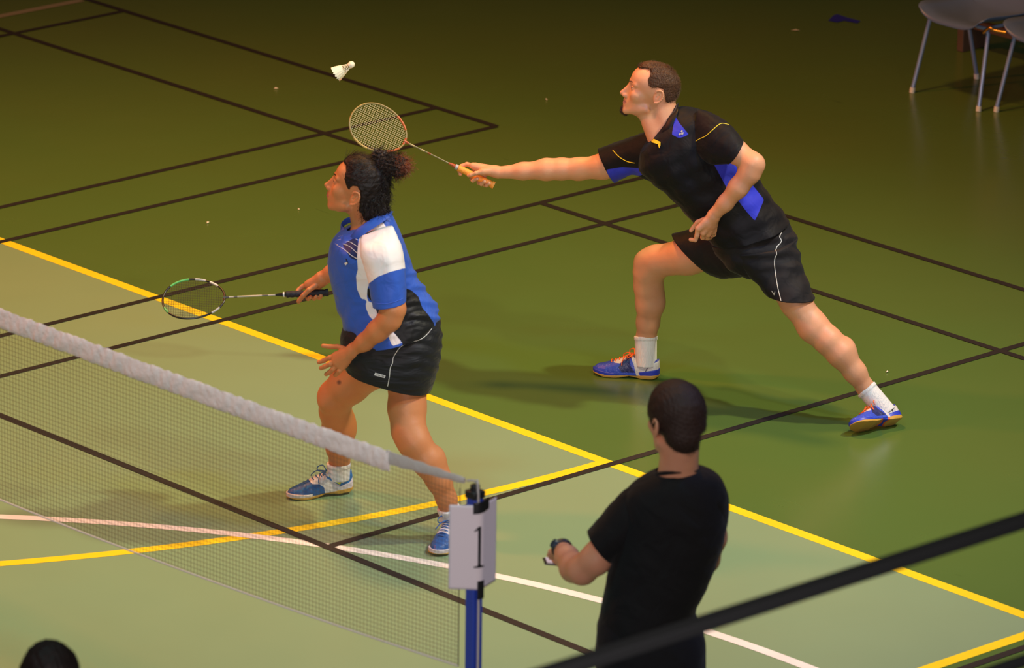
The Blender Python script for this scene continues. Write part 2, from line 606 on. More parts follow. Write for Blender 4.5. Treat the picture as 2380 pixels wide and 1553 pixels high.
flat_poly('painted_zone', [(-14, -2.49), (3.55, -2.49), (3.55, 13), (-14, 13)], .0006, M_light, label='light green painted playing area')
YW, BW = .058, .040
strip([(3.55, -2.51), (3.55, 13)], YW, .0012, M_line['yellow'], label='long yellow line between the light and dark green')
strip([(-14, -2.50), (6.5, -2.50)], YW, .0012, M_line['yellow'])
arc = [(3.553 + 5.845 * math.cos(a), 5.886 + 5.845 * math.sin(a)) for a in np.linspace(math.radians(-90), math.radians(-171), 60)]
strip(arc, YW, .0014, M_line['yellow'], label='curved yellow line')
arc = [(-2.318 + 4.826 * math.cos(a), -2.167 + 4.826 * math.sin(a)) for a in np.linspace(math.radians(-4), math.radians(125), 80)]
strip([(2.506, -3.6), (2.506, -2.9)] + arc, .052, .0018, M_line['white'], label='curved white line')
for cy in (0.0, 7.26):
    for y, x0, x1 in ((3.05, -6.7, 6.7), (2.59, -6.7, 6.7), (-2.59, -6.7, 6.7), (-3.05, -6.7, 6.7)):
        strip([(x0, cy + y), (x1, cy + y)], BW, .0024, M_line['black'])
    for s in (1, -1):
        strip([(s * 1.98, cy), (s * 6.7, cy)], BW, .0024, M_line['black'])
        for x in (1.98, 5.94, 6.70):
            strip([(s * x, cy - 3.05), (s * x, cy + 3.05)], BW, .0028, M_line['black'])
strip([ground(-20, 42)[:2], ground(190, 1)[:2]], .06, .002, mat('worn_line', (.20, .19, .12), .5), label='faint worn pale line')

# walls of the hall behind and under the stand (outside the picture)
M_wall = mat('wall_paint', (.10, .09, .07), .8, var=.1)
o = MB().box((15.6, -1, 4), (.3, 34, 8)).build('wall_right', M_wall, smooth=False); tag(o, 'dark side wall of the hall', 'wall', kind='structure')
o = MB().box((-.2, 15.6, 4), (31.6, .3, 8)).build('wall_back', M_wall, smooth=False); tag(o, 'dark end wall of the hall', 'wall', kind='structure')
o = MB().box((-1, -6.62, .8), (20, .2, 1.6)).box((-1, -7.6, 1.52), (20, 1.8, .16)).build('wall_front', M_wall, smooth=False); tag(o, 'low wall carrying the spectator stand', 'wall', kind='structure')

# ============================================================ guard rail of the stand
M_rail = mat('rail_paint', (.030, .032, .034), .5, spec=.5, bump=.05, bscale=60)
rail = bpy.data.objects.new('guard_rail', None); COL.objects.link(rail); rail.location = (-1.6, -6.56, 1.6)
tag(rail, 'black metal guard rail crossing the lower right corner', 'railing')


def railbar(name, z, w, h):
    o = MB().box((0, 0, z), (16, w, h)).build(name, M_rail, rail, bevel=.006); return o


railbar('top_rail', 1.047, .050, .032)
railbar('mid_rail', .640, .03, .028)
for x in (-7.8, -2.1, 3.6, 7.8): MB().box((x, 0, .505), (.05, .04, 1.01)).build('post', M_rail, rail, bevel=.006)

# ============================================================ badminton net
M_cord = mat('net_cord', (.085, .055, .035), .8)
M_tape = mat('net_tape', (.84, .76, .74), .75, bump=.5, bscale=45, var=.12, vscale=30)
M_blue = mat('post_blue', (.022, .055, .40), .38, spec=.5)
M_black = mat('black_plastic', (.012, .012, .014), .45)
M_grey = mat('grey_cord', (.45, .43, .42), .7)
zt = lambda y: 1.527 + .026 * (y / 3.05) ** 2
zb = lambda y: .782 + .0108 * y * y
net = bpy.data.objects.new('badminton_net', None); COL.objects.link(net); net.location = (0, 0, 0)
tag(net, 'badminton net with white top tape hung from blue post', 'net')
mb = MB()
ys = np.arange(-3.0, 3.001, .018)
for i, y in enumerate(ys):
    mb.tube([(0, y, zb(y)), (0.002, y, zt(y) - .02)], .00075, 4, caps=False)
NR = 40
for k in range(NR):
    u = (k + .5) / NR
    mb.tube([(0, y, zb(y) * (1 - u) + (zt(y) - .05) * u) for y in np.linspace(-3.0, 3.0, 61)], .00075, 4, caps=False)
mb.build('mesh', M_cord, net)
mb = MB(); prof = []
yt = np.linspace(-2.643, 2.643, 420); V = []; ring = 12
for i, y in enumerate(yt):
    for j in range(ring):
        a = 2 * math.pi * j / ring
        wr = .0028 * math.sin(y * 61 + 2 * math.sin(a) + 3 * math.sin(y * 17)) + .002 * math.sin(y * 143 + a * 2)
        V.append(((.006 + wr) * math.cos(a), y, zt(y) - .036 + (.0375 + wr * .8) * math.sin(a)))
Fq = [(i * ring + j, i * ring + (j + 1) % ring, (i + 1) * ring + (j + 1) % ring, (i + 1) * ring + j) for i in range(len(yt) - 1) for j in range(ring)]
mb.add(V, Fq + [tuple(range(ring)), tuple((len(yt) - 1) * ring + j for j in range(ring - 1, -1, -1))])
mb.build('top_tape', M_tape, net)
for s in (-1, 1):
    mb = MB(); V = []; yy = np.linspace(2.63, 3.022, 24)
    for i, y in enumerate(yy):
        f = i / 23
        hh = .026 * (1 - f) + .011 * f
        for j in range(10):
            a = 2 * math.pi * j / 10
            V.append((.004 * math.cos(a) + .0012 * math.sin(y * 90), s * y, zt(y) + .003 - hh + (hh + .0015 * math.sin(y * 70)) * math.sin(a)))
    mb.add(V, [(i * 10 + j, i * 10 + (j + 1) % 10, (i + 1) * 10 + (j + 1) % 10, (i + 1) * 10 + j) for i in range(23) for j in range(10)])
    o = mb.build('tape_end', mat('tape_end', (.50, .48, .46), .7, bump=.3, bscale=60), net)
MB().tube([(0, y, zb(y)) for y in np.linspace(-3.0, 3.0, 80)], .0032, 6).build('bottom_cord', mat('bottom_cord', (.62, .58, .56), .8), net)
MB().tube([(0, -3.0, zb(3)), (0, -3.0, zt(3) - .04)], .002, 6).build('side_cord', M_cord, net)

# ---- post
def net_post(sgn, label):
    e = bpy.data.objects.new('net_post', None); COL.objects.link(e); e.location = (0, sgn * 3.075, 0)
    tag(e, label, 'net post', 'net posts')
    MB().box((0, 0, .79), (.042, .042, 1.42)).build('upright', M_blue, e, bevel=.004)
    MB().box((0, 0, 1.512), (.050, .050, .028)).tube([(0, 0, 1.52), (0, 0, 1.545)], .017, 12).build('cap', M_black, e, bevel=.004)
    MB().box((.05, sgn * .12, .04), (.5, .34, .08)).build('base', M_blue, e, bevel=.01)
    c = MB(); c.tube(cr([(0, -sgn * .040, 1.548), (0, 0, 1.556), (-.008, sgn * .024, 1.53), (-.004, sgn * .027, 1.2), (-.004, sgn * .027, .84)], 6), .0042, 6)
    c.build('tension_cord', M_grey, e)
    k = MB().box((.0, sgn * .030, .80), (.05, .03, .06)).tube([(0, sgn * .04, .80), (0, sgn * .085, .80)], [.024, .021], 14).tube([(.0, sgn * .035, .775), (.0, sgn * .045, .84)], .012, 8)
    k.build('clamp_knob', M_black, e)
    return e


net_post(-1, 'blue net post with the white numbered paper taped round it')
net_post(1, 'blue net post at the far end of the net')

# ---- paper sign with the numeral
FP = Frame(0, -3.075)
M_paper = mat('paper', (.70, .64, .70), .7)
paper_o = FP.local(np.array([-.006, -3.112, 1.335]))


def paper_pt(u, v, lift=0.0):
    """u from the fold (metres, + to the right), v up from the centre"""
    if u < -.012: x, y = u, -.004 * (u + .012) / .09
    elif u > .012: x, y = .006 + (u - .012) * .48, .008 + (u - .012) * .877
    else:
        f = (u + .012) / .024; x = -.012 + .018 * f * (1 - .1 * f); y = .008 * f * f
    nx, ny = (0, -1) if u < 0 else (.877, -.48)
    if abs(u) < .012: nx, ny = .44, -.9
    return paper_o + np.array([x + nx * lift, y + ny * lift - .004, v])


def grid_poly(polys, step, f, name, m, parent, thick=None):
    V, F = [], []
    for poly in polys:
        bm = bmesh.new(); bm.faces.new([bm.verts.new((p[0], p[1], 0)) for p in poly])
        P = np.array(poly); lo = P.min(0); hi = P.max(0)
        for a in (0, 1):
            x = lo[a] + step
            while x < hi[a]:
                no = [0, 0, 0]; no[a] = 1; co = [0, 0, 0]; co[a] = x
                bmesh.ops.bisect_plane(bm, geom=bm.verts[:] + bm.edges[:] + bm.faces[:], plane_co=co, plane_no=no); x += step
        b = len(V)
        for i, v in enumerate(bm.verts): v.index = i; V.append(f(v.co.x, v.co.y))
        F += [tuple(v.index + b for v in fc.verts) for fc in bm.faces]; bm.free()
    mb = MB(); mb.add(V, F); o = mb.build(name, m, parent)
    if thick:
        s = o.modifiers.new('t', 'SOLIDIFY'); s.thickness = thick; s.offset = 0
    return o


e = FP.empty('number_sign'); tag(e, 'white paper sheet with a black numeral 1 taped to the net post', 'sign')
h = .1485
grid_poly([[(-.105, -h), (.105, -h), (.105, h), (-.105, h)]], .009, lambda u, v: paper_pt(u, v), 'sheet', M_paper, e, .0006)
one = [(-.009, .071), (-.022, .056), (-.020, .053), (-.010, .060), (-.008, .057), (-.008, -.060), (-.011, -.066), (-.023, -.069), (-.023, -.073),
       (.022, -.073), (.022, -.069), (.010, -.066), (.006, -.060), (.006, .0725), (.002, .0735)]
grid_poly([one], .004, lambda u, v: paper_pt(u, v + .002, .0012), 'numeral', M_black, e)
grid_poly([[(-.026, .118), (.052, .125), (.052, .166), (-.026, .158)]], .006, lambda u, v: paper_pt(u, v, .0016) , 'tape_strip', M_black, e, .0006)
grid_poly([[(-.010, -.183), (.022, -.183), (.022, -.118), (-.010, -.118)]], .006, lambda u, v: paper_pt(u, v, .0016), 'tape_strip', M_black, e, .0006)

# ============================================================ chairs and bench
M_seat = mat('seat_plastic', (.10, .15, .27), .32, spec=.5)
M_leg = mat('chair_steel', (.30, .40, .66), .35, metal=.4)
M_foot = mat('foot_cap', (.7, .68, .6), .6)


def make_chair(loc, label):
    e = bpy.data.objects.new('plastic_chair', None); COL.objects.link(e); e.location = loc; e.rotation_euler = (0, 0, 0)
    tag(e, label, 'chair', 'plastic chairs by the court')
    prof = cr([(-.235, .405), (-.225, .432), (-.17, .446), (-.05, .436), (.08, .430), (.17, .440), (.235, .50), (.262, .60), (.285, .72), (.295, .80)], 4)
    V = []; nw = 17
    for i, (x, z) in enumerate(prof):
        f = i / (len(prof) - 1)
        wd = .225 + .012 * math.sin(math.pi * f) - (.05 * max(0, f - .8) / .2) - .03 * max(0, .15 - f) / .15
        for j in range(nw):
            u = -1 + 2 * j / (nw - 1)
            up = .045 * abs(u) ** 4 * (1 if f < .55 else .3)
            V.append((x - (.03 * abs(u) ** 3 if f > .55 else 0), wd * u, z + up - .012 * (1 - u * u) * math.sin(math.pi * min(f * 1.6, 1))))
    mb = MB(); mb.add(V, [(i * nw + j, (i + 1) * nw + j, (i + 1) * nw + j + 1, i * nw + j + 1) for i in range(len(prof) - 1) for j in range(nw - 1)])
    o = mb.build('seat_shell', M_seat, e)
    s = o.modifiers.new('s', 'SOLIDIFY'); s.thickness = .007; s.offset = -1
    for sx, sy in ((-1, 1), (-1, -1), (1, 1), (1, -1)):
        ft = np.array([.235 * sx, .238 * sy if sx < 0 else .215 * sy, 0.012]); tp = np.array([-.145 if sx < 0 else .12, .205 * sy, .418])
        lg = MB(); lg.tube([ft, ft + (tp - ft) * .94, tp * [1, .9, 1]], .0115, 10)
        q = lg.build('leg', M_leg, e)
        MB().tube([ft - [0, 0, .012], ft + (tp - ft) * .04], .0145, 10).build('foot_cap', M_foot, q)
    b = MB()
    for sy in (1, -1): b.tube([(-.145, .185 * sy, .414), (.12, .185 * sy, .414)], .010, 8)
    b.tube([(-.145, -.205, .416), (-.145, .205, .416)], .010, 8)
    b.build('seat_frame', M_leg, e)
    return e


make_chair((9.05, 3.065, 0), 'grey plastic chair with all its front legs in view')
make_chair((9.115, 2.525, 0), 'grey plastic chair cut by the right edge of the photo')
lk = MB().tube(cr([(8.868, 2.862, .405), (8.865, 2.82, .440), (8.872, 2.79, .43), (8.90, 2.735, .425)], 5), .009, 8)
tag(lk.build('chair_link', mat('chrome_link_gold_glint', (.75, .42, .12), .25, metal=1)), 'chrome hook joining the two grey chairs, its warm highlight painted gold', 'hook')  # chrome bracket; its warm lamp highlight is put into the base colour
M_wood = mat('bench_wood', (.11, .065, .045), .5, var=.3, vscale=12)
be = bpy.data.objects.new('wooden_bench', None); COL.objects.link(be); be.location = (9.72, 2.85, 0)
tag(be, 'low brown wooden gym bench behind the grey chairs', 'bench')
MB().box((0, 0, .30), (.26, 2.0, .035)).build('seat', M_wood, be, bevel=.006)
MB().box((-.02, -.02, .145), (.035, 1.72, .05)).build('stretcher', M_wood, be, bevel=.004)
for y in (.87, -.87): MB().box((0, y, .14), (.20, .045, .28)).build('leg', M_wood, be, bevel=.004)

# ============================================================ small things on the floor
mk = [ground(*p)[:2] for p in ((1925, 49), (1937, 37), (1946, 34), (1966, 41), (2000, 50), (1992, 55), (1962, 49), (1945, 53))]
o = flat_poly('tape_mark', [tuple(p) for p in mk], .003, mat('blue_tape', (.02, .02, .30), .5), parent=None)
tag(o, 'blue tape mark on the dark floor left of the chairs', 'tape')
M_scrap = mat('feather_scrap', (.72, .70, .60), .8)
for i, (px_, py_, s_, lab) in enumerate(((483, 519, 8, 'bright white feather scrap left of the woman\'s face'), (1270, 233, 7, 'small white scrap on the floor between racket and man\'s head'),
                                    (1850, 72, 16, 'pale tan scrap on the dark floor near the blue tape mark'), (2062, 866, 7, 'tiny white scrap above the man\'s rear foot'),
                                    (694, 488, 6, 'tiny white scrap just left of the woman\'s chin'), (641, 207, 8, 'yellowish scrap on the floor below left of the shuttlecock'))):
    c = ground(px_, py_); a = .4 + i
    d = np.array([math.cos(a), math.sin(a), 0]); n_ = np.array([-d[1], d[0], 0]); L = s_ / 560
    mb = MB(); mb.add([c + d * L + [0, 0, .004], c + n_ * L * .45 + [0, 0, .007], c - d * L * .8 + [0, 0, .003], c - n_ * L * .4 + [0, 0, .004], c + [0, 0, .010], c + [0, 0, .0031]],
                     [(0, 1, 4), (1, 2, 4), (2, 3, 4), (3, 0, 4), (1, 0, 5), (2, 1, 5), (3, 2, 5), (0, 3, 5)])
    tag(mb.build('feather_scrap', M_scrap), lab, 'scrap', 'scraps on the floor')

# ============================================================ people: shared builders
def skin(name, col, lip=(.42, .12, .09), sub=.12, extra=()):
    m, t, b = nt(name); L = t.links.new
    b.inputs['Roughness'].default_value = .48
    b.inputs['Specular IOR Level'].default_value = .38
    b.inputs['Subsurface Weight'].default_value = sub
    b.inputs['Subsurface Radius'].default_value = (.010, .0035, .0018)
    b.inputs['Subsurface Scale'].default_value = 1
    tc = t.nodes.new('ShaderNodeTexCoord')
    n = t.nodes.new('ShaderNodeTexNoise'); n.inputs['Scale'].default_value = 14; n.inputs['Detail'].default_value = 5
    L(tc.outputs['Object'], n.inputs['Vector'])
    mx = t.nodes.new('ShaderNodeMix'); mx.data_type = 'RGBA'
    mx.inputs[6].default_value = (col[0] * .90, col[1] * .84, col[2] * .82, 1); mx.inputs[7].default_value = (min(1, col[0] * 1.08), col[1] * 1.12, col[2] * 1.12, 1)
    L(n.outputs['Fac'], mx.inputs[0]); cur = mx.outputs[2]
    for i, (c, soft) in enumerate([(lip, .0015)] + list(extra)):
        a = t.nodes.new('ShaderNodeAttribute'); a.attribute_name = 'p%d' % i
        mr = t.nodes.new('ShaderNodeMapRange'); mr.inputs['From Min'].default_value = soft; mr.inputs['From Max'].default_value = -soft
        L(a.outputs['Fac'], mr.inputs['Value'])
        m2 = t.nodes.new('ShaderNodeMix'); m2.data_type = 'RGBA'; m2.inputs[7].default_value = (*c, 1)
        L(cur, m2.inputs[6]); L(mr.outputs[0], m2.inputs[0]); cur = m2.outputs[2]
    L(cur, b.inputs['Base Color'])
    bp = t.nodes.new('ShaderNodeBump'); bp.inputs['Strength'].default_value = .12; bp.inputs['Distance'].default_value = .004
    n2 = t.nodes.new('ShaderNodeTexNoise'); n2.inputs['Scale'].default_value = 90; L(tc.outputs['Object'], n2.inputs['Vector'])
    L(n2.outputs['Fac'], bp.inputs['Height']); L(bp.outputs[0], b.inputs['Normal'])
    return m


class Head:
    """x forward, y to the near side, z up, origin between the ears"""
    def __init__(s, O, yaw_away, pitch, scale, roll=0.0, face=-1):
        a, p = math.radians(yaw_away), math.radians(pitch)
        f = np.array([face * math.cos(a) * math.cos(p), math.sin(a) * math.cos(p), math.sin(p)])
        up = np.array([0, 0, 1.0]); up = up - f * (f @ up); up /= np.linalg.norm(up)
        lat = np.cross(up, f) if face > 0 else np.cross(f, up)
        lat = np.cross(up, f)
        if roll:
            r = math.radians(roll); up, lat = up * math.cos(r) + lat * math.sin(r), lat * math.cos(r) - up * math.sin(r)
        s.O = np.array(O, float); s.s = scale; s.R = np.stack([f, lat, up], 1)

    def __call__(s, x, y, z): return s.O + s.R @ (np.array([x, y, z]) * s.s)

    def inv(s, P): return (np.asarray(P) - s.O) @ s.R / s.s

    def add(s, S, jaw=1.0, nose=1.0, ears=True, fx=0.0, chin=0.0, ex=0.0, ez=0.0):
        k = s.s; s.fx = fx
        E = lambda c, r, kk=.012, op='u': S.ell(s(*c), np.array(r) * k, s.R, kk, op)
        C = lambda a, b, ra, rb, kk=.01, op='u': S.cone(s(*a), s(*b), ra * k, rb * k, kk, op)
        nx = lambda x: .092 + (x - .092) * nose
        E((-.005, 0, .045), (.098, .076, .088)); E((.045 + fx, 0, .055), (.052, .060, .055), .02)
        E((.044 + fx * .6, 0, -.02), (.049, .056, .072), .02); E((.035 + chin * .5, 0, -.06), (.045, .043, .036), .02)
        for y in (1, -1):
            C((.010, y * .050 * jaw, -.055), (.076 + chin, y * .014, -.089), .015, .015, .022)
            E((.060 + fx * .5, y * .043, -.010), (.024, .018, .020), .02)
        E((.080 + chin, 0, -.089), (.018 * jaw, .021, .018), .016)
        E((.080 + fx * .4, 0, -.054), (.020, .026, .024), .018)
        C((.086 + fx, 0, .030), (.094 + fx * .5, 0, -.024), .010, .0155, .014)
        C((.090 + fx, 0, .022), (nx(.113), 0, -.020), .0080, .0095, .010)
        E((nx(.1150), 0, -.0250), (.0105, .0110, .0092), .006)
        for y in (1, -1):
            E((nx(.104), y * .0120, -.0300), (.0115, .0075, .0085), .006)
            C((.0985 + fx * .4, 0, -.0505), (.087 + fx * .4, y * .021, -.0545), .0058, .0030, .004)
            C((.0965 + fx * .4, 0, -.0615), (.086 + fx * .4, y * .019, -.0580), .0068, .0030, .004)
            C((.091 + fx, y * .010, .036), (.074 + fx, y * .047, .034), .0075, .0070, .012)
            E((.099 + fx, y * .034, .0165), (.0120, .0150, .0098), .010, 's')
            E((.0775 + fx, y * .031, .016), (.0132, .0142, .0130), .004)
            C((.0940 + fx, y * .020, .0150), (.0850 + fx, y * .046, .0152), .0037, .0030, .0015, 's')
            E((nx(.1085), y * .0062, -.0385), (.0055, .0028, .0035), .002, 's')
            if ears:
                t = math.radians(-12); Rr = s.R @ np.array([[math.cos(t), 0, math.sin(t)], [0, 1, 0], [-math.sin(t), 0, math.cos(t)]]) @ np.array([[math.cos(.35 * y), -math.sin(.35 * y), 0], [math.sin(.35 * y), math.cos(.35 * y), 0], [0, 0, 1]]).T
                S.ell(s(-.010 + ex, y * .079, .002 + ez), np.array([.0185, .0055, .0310]) * k, Rr, .005)
                ring = [(.005, .016), (.002, .024), (-.005, .029), (-.013, .0305), (-.021, .028), (-.026, .021), (-.028, .012), (-.0275, .001), (-.0245, -.009), (-.019, -.018), (-.012, -.024), (-.002, -.028)]
                for (x0, z0), (x1, z1) in zip(ring[:-1], ring[1:]):
                    C((x0 + ex, y * (.083 - x0 * .25), z0 + ez), (x1 + ex, y * (.083 - x1 * .25), z1 + ez), .0036, .0036, .003)
                E((-.009 + ex, y * .0885, .005 + ez), (.0085, .0065, .0150), .004, 's'); E((-.004 + ex, y * .086, -.003 + ez), (.0050, .0065, .0060), .003, 's'); C((-.016 + ex, y * .0860, .012 + ez), (-.012 + ex, y * .0850, -.010 + ez), .0022, .0022, .003)
        C((.1065 + fx * .4, 0, -.0565), (.090 + fx * .4, .025, -.0562), .0015, .0010, .0015, 's'); C((.1065 + fx * .4, 0, -.0565), (.090 + fx * .4, -.025, -.0562), .0015, .0010, .0015, 's')
        return S

    def lips(s, V):
        q = s.inv(V)
        d = np.sqrt(((q[:, 2] + .0563) / .0095) ** 2 + (q[:, 1] / .0235) ** 2) - 1
        return np.where(q[:, 0] > .080, d * .009, .05)

    def parts(s, par, iris=(.10, .05, .02), brow_m=None, brow=.0030):
        M_eye = mat('eye_white', (.72, .68, .62), .25); M_iris = mat('iris', iris, .2)
        for y in (1, -1):
            c = s(.0773 + s.fx, y * .031, .016); fdir = s.R @ np.array([.92, y * .30, .05]); fdir /= np.linalg.norm(fdir)
            S = SDF().ell(c, np.array([.0120] * 3) * s.s); V, Q = S.mesh(.0018, smooth=2)
            dd = np.arccos(np.clip(((V - c) / np.linalg.norm(V - c, axis=1)[:, None]) @ fdir, -1, 1)) * .012 - .0066
            link('eye', mesh_np('eye', V, Q, {'p0': dd}), panel_mat('eye', (.70, .66, .60), [iris], rough=.15, bump=0, edge=.0004), par)
            if brow_m is not None:
                P = cr([s(.1000 + s.fx, y * .012, .0345), s(.0965 + s.fx, y * .022, .0385), s(.0880 + s.fx, y * .036, .0405), s(.0750 + s.fx, y * .048, .0365)], 5)
                n = len(P); mb = MB()
                mb.tube(P, [brow * s.s * (1 - .6 * (i / (n - 1)) ** 2) for i in range(n)], 6); mb.build('eyebrow', brow_m, par)


def hand(S, wrist, palm, fingers, rw=.026, rp=.0125, rf=.0085, k=.009, scale=1.0):
    """wrist point; palm: knuckle points; fingers: list of point chains (knuckle first); each finger tapers to its tip"""
    w = np.array(wrist, float)
    for kn in palm:
        kn = np.array(kn, float); S.cone(w + (kn - w) * .12, kn, rw * .62 * scale, rp * scale, k + .006)
    for a, b in zip(palm[:-1], palm[1:]):
        m = lambda p, f: w + (np.array(p, float) - w) * f
        S.cone(m(a, .55), m(b, .55), .0135 * scale, .0135 * scale, .012)
    for ch in fingers:
        n = len(ch)
        for i in range(n - 1):
            r0 = rf * scale * (1.08 - .28 * i / (n - 1)); r1 = rf * scale * (1.08 - .28 * (i + 1) / (n - 1))
            S.cone(ch[i], ch[i + 1], r0, r1, .0035)


def loft(fr, rings, n=56, lev=8, power=2.2, wr=0.0, wfreq=26, seed=0, cap=(False, False), name=None, wdir=None, wfun=None, shift=None):
    """garment from rings [(left px, right px, half depth, t)], interpolated smoothly down its length"""
    A = [np.concatenate([fr.at(*r[0], r[3]), fr.at(*r[1], r[3]), [r[2]]]) for r in rings]
    B = cr(A, lev)
    V = []
    for b in B:
        L, R, d = b[:3], b[3:6], b[6]; c = (L + R) / 2; h = (R - L) / 2
        for j in range(n):
            a = 2 * math.pi * j / n; ca, sa = math.cos(a), math.sin(a)
            e = 2 / power
            V.append(c + h * (abs(ca) ** e * (1 if ca > 0 else -1)) + np.array([0, -1.0, 0]) * d * (abs(sa) ** e * (1 if sa > 0 else -1)))
    V = np.array(V); m = len(B)
    Q = [(i * n + j, (i + 1) * n + j, (i + 1) * n + (j + 1) % n, i * n + (j + 1) % n) for i in range(m - 1) for j in range(n)]
    G = V.reshape(m, n, 3); ctr = G.mean(1, keepdims=True); N = G - ctr; N /= np.linalg.norm(N, axis=2, keepdims=True) + 1e-9
    if wr:
        r = np.random.default_rng(seed); D = np.zeros((m, n))
        P = G.reshape(-1, 3)
        w1 = fbm(P * np.array(wdir or (1, 1, 1.0)), wfreq, 1.0, seed).reshape(m, n)
        D = wr * (1 - np.abs(np.tanh(w1 * .9)) * 1.6)
        V = (G + N * D[..., None]).reshape(-1, 3)
    if wfun is not None:
        V = V.reshape(m, n, 3) + N * wfun(fr.px(V).reshape(m, n, 2), G)[..., None]; V = V.reshape(-1, 3)
    F = [tuple(q) for q in Q]
    if cap[0]:
        V = np.vstack([V, V[:n].mean(0)]); F += [(j, (j + 1) % n, len(V) - 1) for j in range(n)]
    if cap[1]:
        V = np.vstack([V, V[(m - 1) * n:m * n].mean(0)]); F += [((m - 1) * n + (j + 1) % n, (m - 1) * n + j, len(V) - 1) for j in range(n)]
    return V, F


def mesh_py(name, V, F, attrs=None):
    me = bpy.data.meshes.new(name); me.from_pydata([tuple(map(float, v)) for v in V], [], [tuple(map(int, f)) for f in F])
    for k, a in (attrs or {}).items():
        at = me.attributes.new(k, 'FLOAT', 'POINT'); at.data.foreach_set('value', np.asarray(a, np.float32))
    return me


def garment(name, fr, V, F, polys, S, m, par, thick=.004, gate=None):
    px = fr.px(V); at = {}
    for i, p in enumerate(polys):
        d = poly_sd(px, p) / S
        if gate is not None and gate[i] is not None: d = np.where(gate[i](V), d, .05)
        at['p%d' % i] = d
    me = mesh_py(name, V, F, at)
    bm = bmesh.new(); bm.from_mesh(me); bmesh.ops.recalc_face_normals(bm, faces=bm.faces); bm.to_mesh(me); bm.free()
    o = link(name, me, m, par)
    if thick:
        s = o.modifiers.new('cloth', 'SOLIDIFY'); s.thickness = thick; s.offset = 0
    return o, BVHTree.FromPolygons([tuple(v) for v in V.tolist()], [tuple(f) for f in F])


def piping(name, fr, bvh, pts, r, m, par, lift=.0034, seg=6):
    P = onto(fr, bvh, pts, lift, seg)
    if len(P) > 1: return MB().tube(P, r, 6).build(name, m, par)


def strands(V, Q, n, L, r, direction, curl=0.0, cf=3.0, seed=1, lift=.3, seg=6, keep=None):
    """hair strands grown from a hair volume; direction(p, normal) -> flow"""
    g = np.random.default_rng(seed); mb = MB(); ctr = V[Q].mean(1)
    nr = np.cross(V[Q[:, 2]] - V[Q[:, 0]], V[Q[:, 3]] - V[Q[:, 1]]); nr /= np.linalg.norm(nr, axis=1)[:, None] + 1e-12
    for i in g.integers(0, len(Q), n):
        p, nn = ctr[i], nr[i]
        if keep is not None and not keep(p): continue
        d = np.array(direction(p, nn), float); d /= np.linalg.norm(d) + 1e-9
        ph = g.uniform(0, 6.28); l = L * g.uniform(.6, 1.3); side = np.cross(d, nn); pts = []
        for k in range(seg + 1):
            f = k / seg
            q = p - nn * .001 + d * l * f + nn * lift * l * math.sin(f * 1.6) * .4 + (side * math.sin(ph + cf * f * 6.28) + nn * math.cos(ph + cf * f * 6.28)) * curl * f ** .5
            pts.append(q)
        mb.tube(pts, [r * (1 - .7 * k / seg) for k in range(seg + 1)], 3, caps=False)
    return mb


def sock(fr, a, b, r0, r1, par, m, label=None):
    S = SDF().cone(a, b, r0, r1, cap=True)
    d = np.array(b, float) - a; d /= np.linalg.norm(d)
    S.cone(np.array(a) - d * .004, np.array(a) + d * .012, r0 + .003, r0 + .003, .004, cap=True)
    V, Q = S.mesh(.0032)
    o = link('sock', mesh_np('sock', V, Q), m, par)
    if label: o['label'] = label
    return o


_o = np.array(cr([(-.004, .004), (.002, .020), (.018, .031), (.055, .0355), (.105, .031), (.155, .039), (.195, .047), (.232, .046), (.258, .035), (.274, .019), (.281, .003)], 8))
OUT_X, OUT_W = _o[:, 0], _o[:, 1]
LW_X = np.linspace(-.004, .28, 40)


